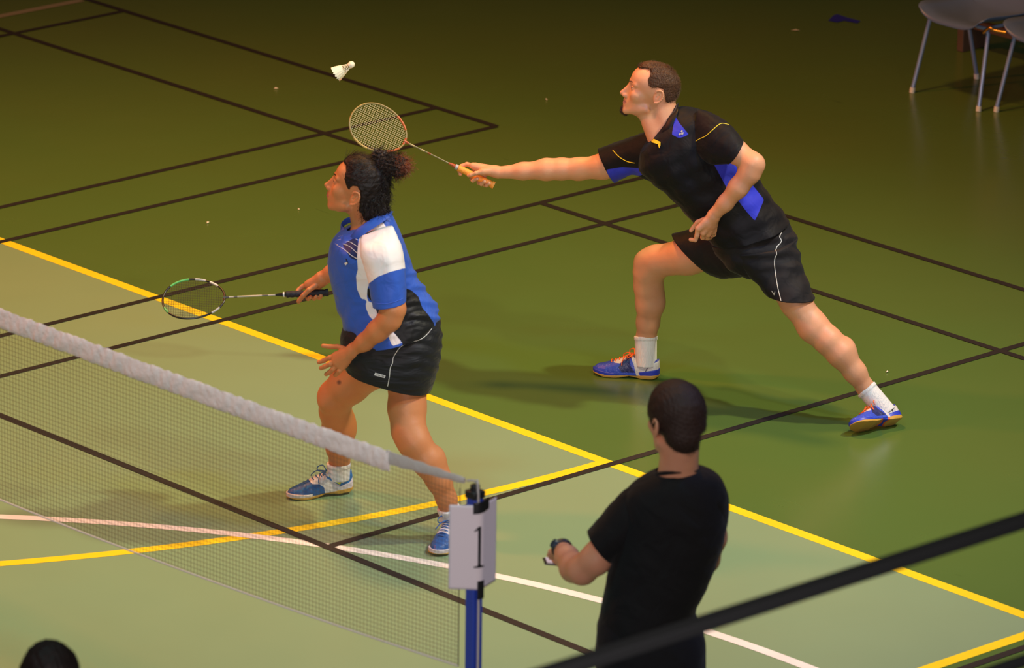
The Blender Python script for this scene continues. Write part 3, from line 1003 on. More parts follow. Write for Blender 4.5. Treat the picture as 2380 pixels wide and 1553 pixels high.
def shoe(par, heel, fwd, up, L, base, panels, sole_col, lace_m, mid_col, arch=False):
    """heel: point at the heel on the sole's underside. panels: [(polygon in (length fraction, height), colour)]"""
    f = np.array(fwd, float); f /= np.linalg.norm(f); u = np.array(up, float); u -= f * (u @ f); u /= np.linalg.norm(u)
    l = np.cross(u, f); R = np.stack([f, l, u], 1); O = np.array(heel, float)
    k = L / .28
    T = lambda x, y, z: O + R @ (np.array([x, y, z]) * k)
    q = lambda P: (P - O) @ R / k
    # sole
    def outline(x, y, grow=0.0):
        hw = OUT_W + grow; xs = OUT_X
        cy = np.interp(x, [0, .12, .2, .28], [0, 0, .003, .006])
        return np.abs(y - cy) - np.interp(x, xs, hw)
    def ends(x, g=0): return np.maximum(-.004 - g - x, x - (.281 + g))
    def solef(P):
        p = q(P); d2 = np.maximum(outline(p[..., 0], p[..., 1], .001) * .8, ends(p[..., 0]))
        lo = np.interp(p[..., 0], [0, .02, .07, .12, .16, .22, .28], [.010, .001, .0, .008, .0, .0, .012]); hi = np.interp(p[..., 0], [0, .1, .2, .28], [.020, .014, .010, .016])
        return np.maximum(d2, np.abs(p[..., 2] - (lo + hi) / 2) - (hi - lo) / 2) * k
    def midf(P):
        p = q(P); d2 = np.maximum(outline(p[..., 0], p[..., 1], .0), ends(p[..., 0], -.001)) * .8
        hi = np.interp(p[..., 0], [0, .06, .12, .2, .28], [.044, .032, .024, .021, .030]); lo = np.interp(p[..., 0], [0, .1, .2, .28], [.016, .012, .008, .013])
        return np.maximum(d2, np.abs(p[..., 2] - (lo + hi) / 2) - (hi - lo) / 2) * k
    def upperf(P):
        p = q(P); x, y, z = p[..., 0], p[..., 1], p[..., 2]
        top = np.interp(x, [-.004, .0, .03, .055, .085, .11, .15, .19, .23, .262, .279], [.05, .085, .074, .062, .072, .088, .078, .062, .050, .042, .026])
        hw = np.interp(x, [-.004, .012, .04, .08, .13, .18, .22, .255, .279], [.012, .026, .033, .034, .037, .045, .044, .033, .010])
        zz = np.clip(z / top, 0, 1)
        w = hw * np.sqrt(np.clip(1 - zz ** 3.0 * .93, 0, 1)) * np.where(x < .1, 1.0, 1.0)
        return np.maximum(np.maximum(np.abs(y - np.interp(x, [0, .12, .28], [0, .0, .006])) - w, z - top), np.maximum(.012 - z, ends(x, -.003))) * .7 * k
    lo, hi = [], []
    pts = np.array([T(x, y, z) for x in (-.01, .29) for y in (-.06, .06) for z in (-.01, .13)])
    lo, hi = pts.min(0), pts.max(0)
    sh = bpy.data.objects.new('shoe', None)
    V, Q = SDF().fn(upperf, lo, hi).ell(T(.045, 0, .10), np.array([.034, .024, .045]) * k, R, .008, 's').mesh(.0026, smooth=4)
    p = q(V); at = {}
    for i, (poly, c) in enumerate(panels): at['p%d' % i] = poly_sd(np.stack([p[:, 0], p[:, 2]], 1), poly)
    up_o = link('shoe', mesh_np('shoe', V, Q, at), panel_mat('shoe_upper', base, [c for _, c in panels], rough=.4, bump=.15, bscale=60, edge=.0006, spec=.5), par)
    V, Q = SDF().fn(solef, lo, hi).mesh(.0024, smooth=4); pq = q(V)
    at = {'p1': poly_sd(pq[:, :2], [(.080, -.06), (.122, -.06), (.108, 0), (.126, .06), (.084, .06), (.098, 0)]), 'p0': poly_sd(pq[:, :2], [(.070, -.06), (.132, -.06), (.116, 0), (.136, .06), (.074, .06), (.090, 0)])}
    link('sole', mesh_np('sole', V, Q, at), panel_mat('sole_panels', (.50, .28, .045), [(.7, .10, .01), (.02, .04, .42)][::1], rough=.5, bump=.1, edge=.0008) if arch else sole_col, up_o)
    V, Q = SDF().fn(midf, lo, hi).mesh(.0024, smooth=2); link('midsole', mesh_np('midsole', V, Q), mid_col, up_o)
    mb = MB(); topz = lambda x: np.interp(x, [.10, .15, .19, .23], [.090, .080, .064, .052]) + .001
    for i, x in enumerate(np.linspace(.112, .196, 6)):
        w = .017
        mb.tube(cr([T(x, -w, topz(x) - .006), T(x + .006, 0, topz(x + .006) + .003), T(x + .002, w, topz(x) - .006)], 4), .0024 * k, 6)
    mb.tube(cr([T(.105, 0, .094), T(.112, .022, .108), T(.130, .036, .098), T(.128, .030, .088), T(.110, .006, .094)], 5), .0024 * k, 6)
    mb.tube(cr([T(.105, 0, .094), T(.112, -.024, .112), T(.132, -.036, .102), T(.130, -.028, .088), T(.110, -.004, .094)], 5), .0024 * k, 6)
    mb.tube(cr([T(.106, 0, .094), T(.135, .018, .094), T(.150, .034, .072), T(.150, .040, .055)], 5), .0022 * k, 6)
    mb.tube(cr([T(.106, 0, .094), T(.138, -.016, .096), T(.158, -.030, .080), T(.160, -.036, .070)], 5), .0022 * k, 6)
    mb.build('laces', lace_m, up_o)
    return up_o, T


M_sock = mat('sock_white', (.74, .72, .72), .9, bump=.5, bscale=160, aniso_bump=(1, 1, .12))
M_gum = mat('gum_rubber', (.50, .28, .045), .5)
M_whitep = mat('piping_white', (.78, .74, .70), .6)


def racket(name, label, O, butt, tip, face_n, frame_m, string_m, grip_m, shaft_m, cap_m, handle_end, extra=None):
    """butt, tip: local end points; face_n: normal of the string bed"""
    butt = np.array(butt, float); tip = np.array(tip, float); d = tip - butt; L = np.linalg.norm(d); d /= L
    n = np.array(face_n, float); n -= d * (n @ d); n /= np.linalg.norm(n); w = np.cross(n, d)
    k = L / .675
    P = lambda a, b, c=0: butt + d * a * k + w * b * k + n * c * k
    e = O.empty(name); tag(e, label, 'racket', 'badminton rackets')
    hc, ha, hb = .548, .127, .103
    egg = lambda t: P(hc + ha * math.cos(t), hb * math.sin(t) * (1 + .10 * math.cos(t)))
    MB().tube([egg(2 * math.pi * i / 64) for i in range(64)], .0044 * k, 8, closed=True).build('frame', frame_m, e)
    mb = MB()
    for i in range(-10, 11):
        y = i * .0088
        c = [t for t in np.linspace(0, math.pi, 400)]
        ts = min(c, key=lambda t: abs(hb * math.sin(t) * (1 + .1 * math.cos(t)) - abs(y)) + (0 if t < 1.5 else 9)); tb = min(c, key=lambda t: abs(hb * math.sin(t) * (1 + .1 * math.cos(t)) - abs(y)) + (0 if t > 1.5 else 9))
        mb.tube([P(hc + ha * math.cos(ts), y, .0006), P(hc + ha * math.cos(tb), y, .0006)], .00060 * k, 4)
    for i in range(-12, 12):
        x = (i + .5) * .0096; t = math.acos(max(-1, min(1, x / ha))); yy = hb * math.sin(t) * (1 + .1 * math.cos(t))
        mb.tube([P(hc + x, -yy, -.0006), P(hc + x, yy, -.0006)], .00060 * k, 4)
    mb.build('strings', string_m, e)
    MB().tube([P(.405, 0), P(.428, 0)], [.0055 * k, .0075 * k], 8).tube([P(.423, -.016), P(.423, 0), P(.423, .016)], .005 * k, 8).build('throat_joint', cap_m, e)
    MB().tube([P(.20, 0), P(.41, 0)], .0036 * k, 8).build('shaft', shaft_m, e)
    MB().tube([P(.165, 0), P(.185, 0), P(.215, 0)], [.0125 * k, .0085 * k, .0045 * k], 10).build('cone', cap_m, e)
    mb = MB(); g = [P(x, 0) for x in np.linspace(.0, .17, 40)]
    mb.tube(g, [(.0168 if i < 3 else .0140 + .0009 * math.sin(i * 1.35)) * k for i in range(40)], 8)
    mb.build('grip', grip_m, e)
    if extra: extra(P, egg, e, k)
    return e, P

# ============================================================ the woman at the net
FW = Frame(2.329, .079); A = FW.at; SW = 563.
wom = FW.empty('person'); tag(wom, 'dark-haired woman in blue and white polo and black skirt holding a racket low', 'person')
SKW = (.58, .215, .085)
M_skin_w = skin('skin_woman', SKW, (.50, .15, .12))
HW = Head(A(830, 447, .0), 12, 21, 1.02)
S = SDF(); HW.add(S, jaw=.92, nose=1.25, fx=.010, chin=-.008)
S.cone(HW(-.02, 0, -.02), A(858, 535, .0), .058, .062, .02)
S.chain([(A(945, 800, 0), .12), (A(905, 700, 0), .115), (A(868, 600, 0), .11), (A(860, 550, 0), .075)], .04)
S.cone(A(848, 572, -.12), A(880, 582, .11), .040, .040, .03)
# near arm
S.chain([(A(890, 592, .16), .046), (A(905, 660, .20), .050), (A(914, 718, .235), .048), (A(905, 743, .235), .046), (A(878, 769, .215), .042), (A(848, 795, .18), .034), (A(828, 810, .15), .029)], .02)
# far arm
S.chain([(A(845, 572, -.16), .05), (A(838, 615, -.24), .044), (A(805, 622, -.27), .040), (A(775, 634, -.28), .036), (A(752, 645, -.29), .027)], .02)
# far leg, near leg
S.chain([(A(915, 800, -.08), .10), (A(862, 850, -.11), .092), (A(812, 893, -.17), .080), (A(781, 922, -.21), .070), (A(779, 955, -.25), .062), (A(787, 1000, -.29), .064), (A(788, 1040, -.33), .051), (A(789, 1072, -.365), .0385), (A(786, 1100, -.37), .036)], .025)
S.ell(A(763, 930, -.19), (.035, .04, .042), None, .03)
S.ell(A(806, 985, -.30), (.034, .04, .07), None, .03)
S.cone(A(786, 1110, -.37), A(730, 1135, -.37), .035, .026, .02)
S.chain([(A(950, 820, .05), .092), (A(948, 880, .068), .081), (A(946, 950, .115), .074), (A(950, 1000, .16), .067), (A(964, 1030, .185), .064), (A(994, 1072, .195), .061), (A(1020, 1115, .195), .050), (A(1038, 1160, .188), .039), (A(1047, 1200, .178), .034)], .025)
S.ell(A(945, 1016, .190), (.036, .036, .042), None, .03)
S.ell(A(1016, 1078, .17), (.034, .045, .065), None, .03)
S.cone(A(1047, 1208, .178), A(1040, 1232, .22), .030, .022, .02)
# near hand, open
hand(S, A(826, 813, .148), [A(781, 826, .115), A(780, 838, .125), A(785, 847, .13), A(796, 853, .135)],
     [[A(781, 826, .115), A(766, 832, .11), A(753, 838, .10), A(741, 842, .095)], [A(780, 838, .125), A(767, 846, .125), A(755, 852, .115), A(746, 856, .105)],
      [A(785, 847, .13), A(774, 858, .13), A(765, 866, .12), A(758, 870, .11)], [A(796, 853, .135), A(789, 862, .14), A(784, 868, .13), A(779, 872, .12)],
      [A(803, 812, .12), A(785, 806, .10), A(768, 806, .09), A(751, 804, .085)]], rw=.036, rf=.0106, rp=.0155, k=.012)
# far hand, round the grip
GB, GT = A(763, 680, -.285), A(378, 698, -.30)
ga = lambda px, dz=0, dt=0: A(px, 680.0 + (763 - px) * 18 / 385 + dz, -.286 + dt)
hand(S, A(750, 647, -.29), [ga(715, -20, -.020), ga(722, -21, -.012), ga(731, -21, -.010), ga(741, -19, -.012)],
     [[ga(715, -20, -.020), ga(703, -16, -.024), ga(694, -9, -.020), ga(690, -4, -.010)],
      [ga(722, -20, -.018), ga(712, 1, -.024), ga(716, 12, .0), ga(722, 9, .014)], [ga(731, -20, -.018), ga(726, 4, -.024), ga(730, 12, .0), ga(735, 9, .014)], [ga(741, -18, -.016), ga(738, 4, -.022), ga(742, 11, .0), ga(746, 7, .014)],
      [ga(734, -17, .014), ga(718, -8, .026), ga(705, 4, .026), ga(696, 15, .020), ga(694, 18, .014)]], rw=.034, rf=.0105, rp=.0165, k=.012)
hb = (HW.O - [.145 * .99, .11, .12], HW.O + [.12, .11, .16])
hn = box_of([A(740, 800, .10), A(830, 875, .14)], .03); hr = box_of([A(688, 655, -.29), A(757, 695, -.28)], .035)
V, Q = multi(S, .005, [(hb[0], hb[1], .0024), (hn[0], hn[1], .0020), (hr[0], hr[1], .0020)])
link('body', mesh_np('body', V, Q, {'p0': HW.lips(V), 'p1': np.linalg.norm(V - A(788, 888, -.06 - .075), axis=1) * 0 + (np.linalg.norm(FW.px(V) - np.array([788, 889]), axis=1) / SW - .009)}),
     skin('skin_woman', SKW, (.45, .13, .10), extra=[((.20, .08, .045), .004)]), wom)
M_hairW = mat('hair_dark', (.012, .007, .006), .55, var=.3, vscale=60, bump=.35, bscale=90, spec=.3)
HW.parts(wom, (.05, .025, .012), M_hairW, .0026)

# hair: cap, bun, curls down the neck
hairline = [(786, 362), (795, 371), (804, 384), (801, 400), (800, 412), (803, 432), (811, 440), (820, 432), (832, 433), (838, 445), (836, 470), (832, 505), (845, 520), (905, 520), (980, 420), (950, 330), (800, 330)]
S = SDF()
S.ell(HW(-.006, 0, .052), np.array([.107, .086, .100]) * .99, HW.R)
S.ell(HW(-.03, 0, .0), np.array([.085, .080, .075]) * .99, HW.R, .02)
S.ell(HW(.030, 0, .100), np.array([.064, .062, .050]) * .99, HW.R, .02)
S.fn(lambda P: poly_sd(FW.px(P), hairline) / SW, HW.O - .5, HW.O + .5, .006, 'i')
S2 = SDF()
S2.ell(A(893, 380, .01), (.030, .040, .036)); S2.ell(A(918, 385, .02), (.050, .045, .040), None, .02); S2.ell(A(935, 388, .02), (.026, .034, .028), None, .02)
S2.ell(A(880, 360, .0), (.022, .030, .018), None, .02)
Vb, Qb = S2.mesh(.0028, noise=lambda P: fbm(P, 130, .0038, 3) + fbm(P, 300, .0014, 9))
S3 = SDF(); S3.chain([(A(880, 425, .02), .048), (A(872, 462, .03), .046), (A(868, 490, .03), .040), (A(862, 503, .03), .024)], .03)
S3.ell(A(885, 485, .02), (.030, .05, .028), None, .02); S3.ell(A(850, 480, .055), (.024, .03, .05), None, .02)
Vt, Qt = S3.mesh(.003, noise=lambda P: fbm(P, 110, .0035, 5) + fbm(P, 260, .0014, 8))
Vc, Qc = S.mesh(.0028, noise=lambda P: fbm(P * [.4, 1, 1.6], 120, .0012, 2))
hv = np.concatenate([Vc, Vt]); hq = np.concatenate([Qc, Qt + len(Vc)])
hair = link('hair', mesh_np('hair', hv, hq), M_hairW, wom)
bunc = A(892, 382, .01)
mb = strands(Vc, Qc, 1500, .05, .0007, lambda p, n: (bunc - p) / np.linalg.norm(bunc - p) - n * (n @ (bunc - p)) / np.linalg.norm(bunc - p), curl=.0015, cf=1, lift=.12, seed=4, keep=lambda p: poly_sd(FW.px(p[None]), hairline)[0] < -1)
tip_m = mat('hair_auburn', (.16, .036, .012), .45)
mbt = strands(Vt, Qt, 900, .032, .0008, lambda p, n: np.array([.1, 0, -1]) + n * .5, curl=.005, cf=1.6, lift=.3, seed=6, seg=9)
mb.add(mbt.v, mbt.f); mb.build('hair_strands', M_hairW, hair)
bun = link('hair_bun', mesh_np('hair_bun', Vb, Qb, {'p0': (938 - FW.px(Vb)[:, 0]) / SW + fbm(Vb, 60, .01, 4)}), panel_mat('bun', (.022, .012, .009), [(.14, .032, .012)], rough=.45, bump=.7, bscale=60, edge=.012), wom)
bun['label'] = 'curly bun with reddish brown ends'
strands(Vb, Qb, 900, .03, .0008, lambda p, n: np.array([.5, .1, -.1]) + n * .9, curl=.007, cf=1.5, lift=.4, seed=8, seg=10, keep=lambda p: FW.px(p[None])[0, 0] < 925).build('hair_strands', M_hairW, bun)
strands(Vb, Qb, 700, .026, .0008, lambda p, n: np.array([.6, .1, -.3]) + n * .8, curl=.007, cf=1.5, lift=.4, seed=9, seg=10, keep=lambda p: FW.px(p[None])[0, 0] > 915).build('hair_strands', tip_m, bun)
mb = MB()
for k in range(5):
    mb.tube([A(886, 368, .0) + np.array([.006 * k - .012 + .006 * math.sin(3 * a + k), .034 * math.cos(a), .034 * math.sin(a) * 1.0 - .006]) for a in np.linspace(0, 6.28, 40)[:-1]], .0035, 6, closed=True)
mb.build('hair_tie', mat('hair_tie', (.06, .055, .07), .35), wom)

# polo shirt
BLUE = (.035, .105, .50); WHITE = (.84, .76, .74); BLK = (.008, .008, .009)
white1 = [(877, 500), (897.6, 529), (913.7, 561), (930, 587), (936, 610), (936, 626), (907, 632), (878, 643.6), (859, 658), (854, 671), (853, 690), (856, 700), (870, 706), (877, 729), (913, 770), (935, 797), (912, 805), (902, 780), (868.6, 745), (859, 735), (851, 716), (849, 697), (839.6, 693.5), (830, 671), (828, 642), (832, 626), (830, 600), (831.6, 577.6), (835, 555), (846, 536)]
black1 = [(836, 640), (843, 650), (854, 671), (942.6, 660), (942.6, 671), (954, 674), (971.6, 690), (981, 716), (997, 735), (1007, 750), (1014, 790), (990, 830), (935, 830), (935, 797), (913, 770), (877, 729), (870, 706), (858, 694), (848, 672)]
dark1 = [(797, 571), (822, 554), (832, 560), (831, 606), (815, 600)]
def foldW(px, G):
    x, y = px[..., 0], px[..., 1]
    w = np.zeros(x.shape)
    # folds round the back of the waist
    m = np.clip((x - 925) / 40, 0, 1) * np.clip((y - 600) / 40, 0, 1) * np.clip((780 - y) / 30, 0, 1)
    w += .0042 * m * (np.sin((y - .45 * x) * .20 + 1.8 * np.sin(x * .045) + .8 * np.sin(y * .05)) + .6 * np.sin((y + .1 * x) * .37 + 2 * np.sin(x * .06)))
    m = np.clip((835 - x) / 30, 0, 1) * np.clip((y - 680) / 50, 0, 1)
    w += .004 * m * np.sin((x + y * .4) * .16)
    m = np.exp(-((x - 890) / 50) ** 2) * np.clip((y - 700) / 40, 0, 1)
    w += .003 * m * np.sin((y + .5 * x) * .2)
    return w
shirt_rings = [((806, 535), (905, 492), .050, .0), ((800, 537), (912, 503), .078, .0), ((786, 546), (928, 540), .145, .0), ((771, 566), (940, 570), .185, .0), ((763, 600), (950, 600), .178, .0), ((766, 640), (962, 632), .165, .0),
               ((777, 685), (982, 668), .160, .0), ((787, 722), (1004, 698), .172, .0), ((798, 752), (1017, 722), .188, .0), ((812, 776), (1019, 738), .202, .0), ((828, 794), (1011, 748), .210, .0)]
V, F = loft(FW, shirt_rings, 72, 9, 2.15, wr=.0016, wfreq=22, seed=3, wfun=foldW)
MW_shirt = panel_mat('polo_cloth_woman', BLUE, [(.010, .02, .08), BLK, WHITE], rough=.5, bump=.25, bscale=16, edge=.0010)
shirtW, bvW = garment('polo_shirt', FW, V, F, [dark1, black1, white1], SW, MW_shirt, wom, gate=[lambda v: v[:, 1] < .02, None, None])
shirtW['label'] = 'blue polo shirt with white shoulder and black side panels'
def foldS(px, G):
    x, y = px[..., 0], px[..., 1]
    return .004 * np.exp(-((x - .30 * y - 722) / 9) ** 2) * np.clip((y - 540) / 30, 0, 1) - .003 * np.exp(-((x - .25 * y - 725) / 12) ** 2)
V, F = loft(FW, [((842, 548), (912, 527), .030, .12), ((838, 566), (925, 556), .055, .16), ((838, 590), (935, 582), .072, .175), ((848, 620), (940, 612), .076, .185), ((856, 652), (942, 642), .076, .195), ((862, 684), (943, 672), .075, .205), ((867, 712), (943, 698), .074, .215)], 48, 8, 2.0, wr=.0014, wfreq=24, seed=5, cap=(True, False), wfun=foldS)
sleeve_w = [(830, 490), (910, 490), (950, 600), (950, 623), (935, 624.5), (907, 632), (878, 643.6), (859, 658), (854, 671), (852, 690), (845, 690), (820, 600)]
slW, bvS = garment('sleeve', FW, V, F, [sleeve_w], SW, panel_mat('sleeve_cloth_woman', BLUE, [WHITE], rough=.5, bump=.25, bscale=14, edge=.0010), shirtW)
piping('sleeve_hem', FW, bvS, [(868, 704), (895, 706), (920, 701), (942, 691)], .0010, mat('blue_seam', (.05, .13, .6), .6), slW)
V, F = loft(FW, [((800, 548), (880, 527), .030, -.12), ((795, 580), (890, 570), .06, -.18), ((800, 610), (880, 610), .06, -.215), ((805, 632), (872, 640), .058, -.235)], 40, 6, 2.0, wr=.001, seed=6, cap=(True, False))
garment('sleeve', FW, V, F, [], SW, panel_mat('sleeve_far', BLUE, [], rough=.5), shirtW)
# collar
mb = MB()
mb.tube(cr([A(905, 492, .0), A(896, 500, .055), A(876, 513, .088), A(850, 530, .105), A(828, 545, .105), A(813, 552, .085)], 6), [.017] * 6 + [.020] * 18 + [.018, .017, .015, .012, .009, .006, .004], 12, flat=((-.25, -1, .9), .20))
mb.tube(cr([A(905, 493, .0), A(880, 501, -.045), A(846, 506, -.070), A(814, 511, -.075), A(799, 519, -.062), A(793, 533, -.035), A(802, 549, .015)], 6), [.018] * 30 + [.017, .016, .015, .012, .009, .006, .004], 12, flat=((-.6, .9, .5), .20))
mb.build('collar', panel_mat('collar_w', (.030, .085, .42), [], rough=.5, bump=.1), shirtW)
# printed lines and marks
for pts in ([(822, 553), (832, 558)], [(803, 563), (812, 562), (832, 574)], [(797, 567), (812, 573), (832, 590)], [(783, 570), (800, 580), (817, 594), (831, 602)]):
    piping('print_line', FW, bvW, pts, .0011, M_whitep, shirtW)
for pts in ([(779, 567), (786, 569)], [(777, 560), (792, 556)], [(779, 553), (796, 547)], [(781, 545), (796, 539)], [(785, 538), (795, 530)]):
    piping('print_line', FW, bvW, pts, .0011, M_whitep, shirtW)
M_dkprint = mat('print_dark', (.008, .012, .05), .6)
for poly, m in (([(803, 601), (806, 602), (810, 613), (807, 614)], M_dkprint), ([(800, 612), (806, 609), (809, 612), (803, 617)], M_whitep)):
    v, f = patch(FW, bvW, poly); MB().add(v, f).build('chest_mark', m, shirtW)
for pts in ([(935, 549), (938, 562), (944, 577), (948, 580)], [(935, 549), (943, 558), (947, 572), (948, 580)], [(938, 564), (946, 566)], [(941, 554), (942, 576)], [(917, 512), (921, 517)]):
    piping('back_print', FW, bvW, pts, .0010, M_whitep, shirtW)

# skirt
def foldK(px, G):
    x, y = px[..., 0], px[..., 1]
    w = .0035 * np.clip((x - 900) / 50, 0, 1) * np.sin((y - .22 * x + 8 * np.sin(x * .04)) * .22) * np.clip((895 - y) / 40, 0, 1)
    return w - .004 * np.exp(-((x - 868) / 22) ** 2) * np.clip((y - 820) / 40, 0, 1)
V, F = loft(FW, [((803, 752), (1012, 736), .160, .0), ((795, 772), (1022, 754), .176, .0), ((793, 790), (1026, 784), .194, .0), ((797, 815), (1023, 822), .205, .0), ((800, 830), (1015, 860), .208, .0), ((803, 843), (1003, 896), .204, .0)], 72, 9, 2.8, wr=.0014, wfreq=20, seed=9, wfun=foldK)
skirt, bvK = garment('skirt', FW, V, F, [], SW, panel_mat('skirt_cloth', (.012, .012, .014), [], rough=.55, bump=.35, bscale=13, folds=(.6, 1, 2)), wom, thick=.005)
piping('piping', FW, bvK, [(1007, 757), (1001, 767), (990, 780), (975, 790), (950, 797), (932, 806), (922, 818), (914, 832), (912, 845), (907, 856), (905, 875), (901, 898)], .0014, M_whitep, skirt, seg=8)
piping('piping', FW, bvK, [(805, 760), (800, 778), (797, 792), (794, 800)], .0012, M_whitep, skirt)
v, f = patch(FW, bvK, [(872, 866.5), (896, 873), (894, 879), (869.5, 872.5)]); tg = MB().add(v, f).build('brand_tag', M_whitep, skirt)
for i in range(7):
    x0 = 873.5 + i * 3.0; y0 = 868.6 + i * .82
    v, f = patch(FW, bvK, [(x0, y0), (x0 + 1.4, y0 + .4), (x0 + .8, y0 + 4.0), (x0 - .6, y0 + 3.6)], lift=.0052); MB().add(v, f).build('brand_letter', mat('letter_grey', (.05, .05, .05), .6), tg)

# socks and shoes
NAVY = (.012, .03, .14)
M_solew = mat('midsole_white', (.62, .55, .56), .45, var=.1)
hz = FW.local(ground(812, 1143)); tz = FW.local(ground(690, 1156))
hz = hz + np.array([.012, 0, .012])
pan = [([(.125, .0), (.30, .0), (.30, .09), (.20, .09), (.175, .058), (.15, .055), (.128, .038)], (.018, .09, .30)),
       ([(-.02, .062), (.03, .052), (.075, .056), (.10, .075), (.085, .10), (-.02, .12)], (.62, .60, .02)),
       ([(-.01, .085), (.004, .085), (.045, .042), (.115, .082), (.112, .072), (.055, .030), (.03, .030), (-.01, .066)], (.02, .16, .42)),
       ([(.045, .050), (.06, .038), (.085, .055)], (.55, .60, .02))]
shoeW1, T1 = shoe(wom, hz, tz - hz, (0, 0, 1), .285, (.66, .60, .62), pan, M_gum, mat('lace_blue', (.02, .10, .26), .6), M_solew)
shoeW1['label'] = 'blue, white and yellow court shoe, near the net shadow'
sock(FW, A(787, 1079, -.365), T1(.055, 0, .05), .047, .046, wom, M_sock)
tz2 = FW.local(ground(1012, 1293)); hz2 = FW.local(ground(1056, 1247))
d2 = tz2 - hz2; d2 /= np.linalg.norm(d2); hz2 = tz2 - d2 * .275
shoeW2, T2 = shoe(wom, hz2, d2, (0, 0, 1), .285, (.66, .60, .62), pan, M_gum, mat('lace_blue2', (.03, .12, .36), .6), M_solew)
sock(FW, A(1043, 1182, .184), T2(.055, 0, .045), .045, .044, wom, M_sock)

# racket
def bands(P, egg, e, k):
    for t0, t1, c in ((-1.40, -.70, (.10, .45, .12)), (-1.95, -1.60, (.5, .5, .5)), (-2.45, -2.10, (.7, .62, .55)), (2.2, 2.55, (.4, .4, .4)), (.35, .65, (.08, .35, .1))):
        MB().tube([egg(t) for t in np.linspace(t0, t1, 12)], .0047 * k, 8).build('frame_stripe', mat('stripe', c, .4), e)
    for a, b in ((.215, .245), (.27, .37), (.385, .405)):
        MB().tube([P(a, 0), P(b, 0)], .0039 * k, 8).build('shaft_marking', mat('shaft_grey', (.42, .38, .30), .4), e)
    MB().tube([P(.178, 0), P(.184, 0)], .0105 * k, 10).build('collar_ring', M_whitep, e)
upv = GT - GB
M_rk = mat('racket_black', (.015, .012, .012), .3)
racket('badminton_racket', 'black racket with thin dark strings held low by the woman', FW, GB, GT, (0, -.54, .84), M_rk, mat('string_dark', (.03, .022, .012), .6), mat('grip_black', (.012, .010, .018), .7, bump=.3, bscale=120), mat('shaft_dark', (.10, .09, .07), .35), M_rk, .17, bands)

# ============================================================ the lunging man
FM = Frame(4.561, .21); A = FM.at; SM = 545.
man = FM.empty('person'); tag(man, 'man in black and blue polo lunging forward with an outstretched racket', 'person')
SKM = (.70, .33, .185)
HM = Head(A(1513, 220, -.06), 0, 15, 1.02)
S = SDF(); HM.add(S, jaw=1.0, nose=1.12, fx=.002, chin=.004, ex=-.014, ez=.018)
S.cone(HM(-.045, 0, -.01), A(1556, 312, -.02), .056, .066, .03)
S.cone(HM(.02, 0, -.06), A(1530, 325, -.0), .030, .045, .03)
S.chain([(A(1780, 560, .0), .115), (A(1715, 470, .0), .115), (A(1630, 390, .0), .12), (A(1580, 340, -.01), .09)], .04)
S.cone(A(1520, 362, -.10), A(1660, 335, .11), .045, .045, .03)
# reaching arm
S.chain([(A(1515, 362, -.13), .042), (A(1440, 378, -.22), .048), (A(1402, 387, -.25), .053), (A(1345, 393, -.28), .046), (A(1305, 393, -.30), .0445), (A(1270, 394, -.31), .045), (A(1215, 398, -.33), .035), (A(1162, 401, -.345), .0265)], .025)
# near arm
S.chain([(A(1672, 332, .13), .046), (A(1708, 351, .195), .050), (A(1750, 381, .245), .046), (A(1742, 402, .245), .045), (A(1716, 436, .24), .041), (A(1686, 472, .22), .033), (A(1662, 497, .20), .0285)], .022)
S.ell(A(1758, 384, .25), (.030, .03, .028), None, .02)
# front leg
S.chain([(A(1735, 570, -.06), .085), (A(1665, 580, -.14), .083), (A(1600, 595, -.21), .079), (A(1525, 608, -.29), .068), (A(1508, 632, -.31), .064), (A(1507, 665, -.325), .060), (A(1511, 705, -.335), .060), (A(1506, 750, -.35), .047), (A(1502, 785, -.365), .040), (A(1500, 815, -.37), .034)], .028)
S.ell(A(1496, 606, -.30), (.040, .042, .040), None, .03); S.ell(A(1522, 690, -.345), (.034, .045, .07), None, .03)
S.cone(A(1500, 838, -.37), A(1430, 858, -.39), .034, .026, .02)
# rear leg
S.chain([(A(1785, 600, .05), .085), (A(1820, 650, .11), .076), (A(1850, 704, .175), .063), (A(1888, 757, .205), .063), (A(1925, 792, .235), .058), (A(1955, 822, .25), .058), (A(1988, 866, .26), .045), (A(2012, 902, .255), .035), (A(2026, 925, .25), .031)], .028)
S.ell(A(1888, 772, .225), (.040, .040, .040), None, .03); S.ell(A(1966, 815, .225), (.038, .045, .055), None, .03)
S.cone(A(2032, 935, .245), A(2040, 950, .25), .028, .024, .02)
# near hand, relaxed with the forefinger down
hand(S, A(1660, 499, .198), [A(1624, 531, .205), A(1634, 541, .190), A(1646, 544, .170), A(1658, 538, .155)],
     [[A(1622, 531, .205), A(1620, 547, .20), A(1616, 558, .195), A(1605, 557, .185)],
      [A(1634, 541, .190), A(1633, 552, .165), A(1641, 553, .140), A(1648, 545, .135)], [A(1646, 544, .170), A(1645, 553, .145), A(1652, 551, .125), A(1657, 543, .125)], [A(1658, 537, .155), A(1659, 545, .135), A(1662, 541, .115), A(1664, 534, .12)],
      [A(1640, 509, .185), A(1621, 517, .160), A(1612, 528, .150), A(1606, 536, .148)]], rw=.034, rf=.0105, rp=.0145)
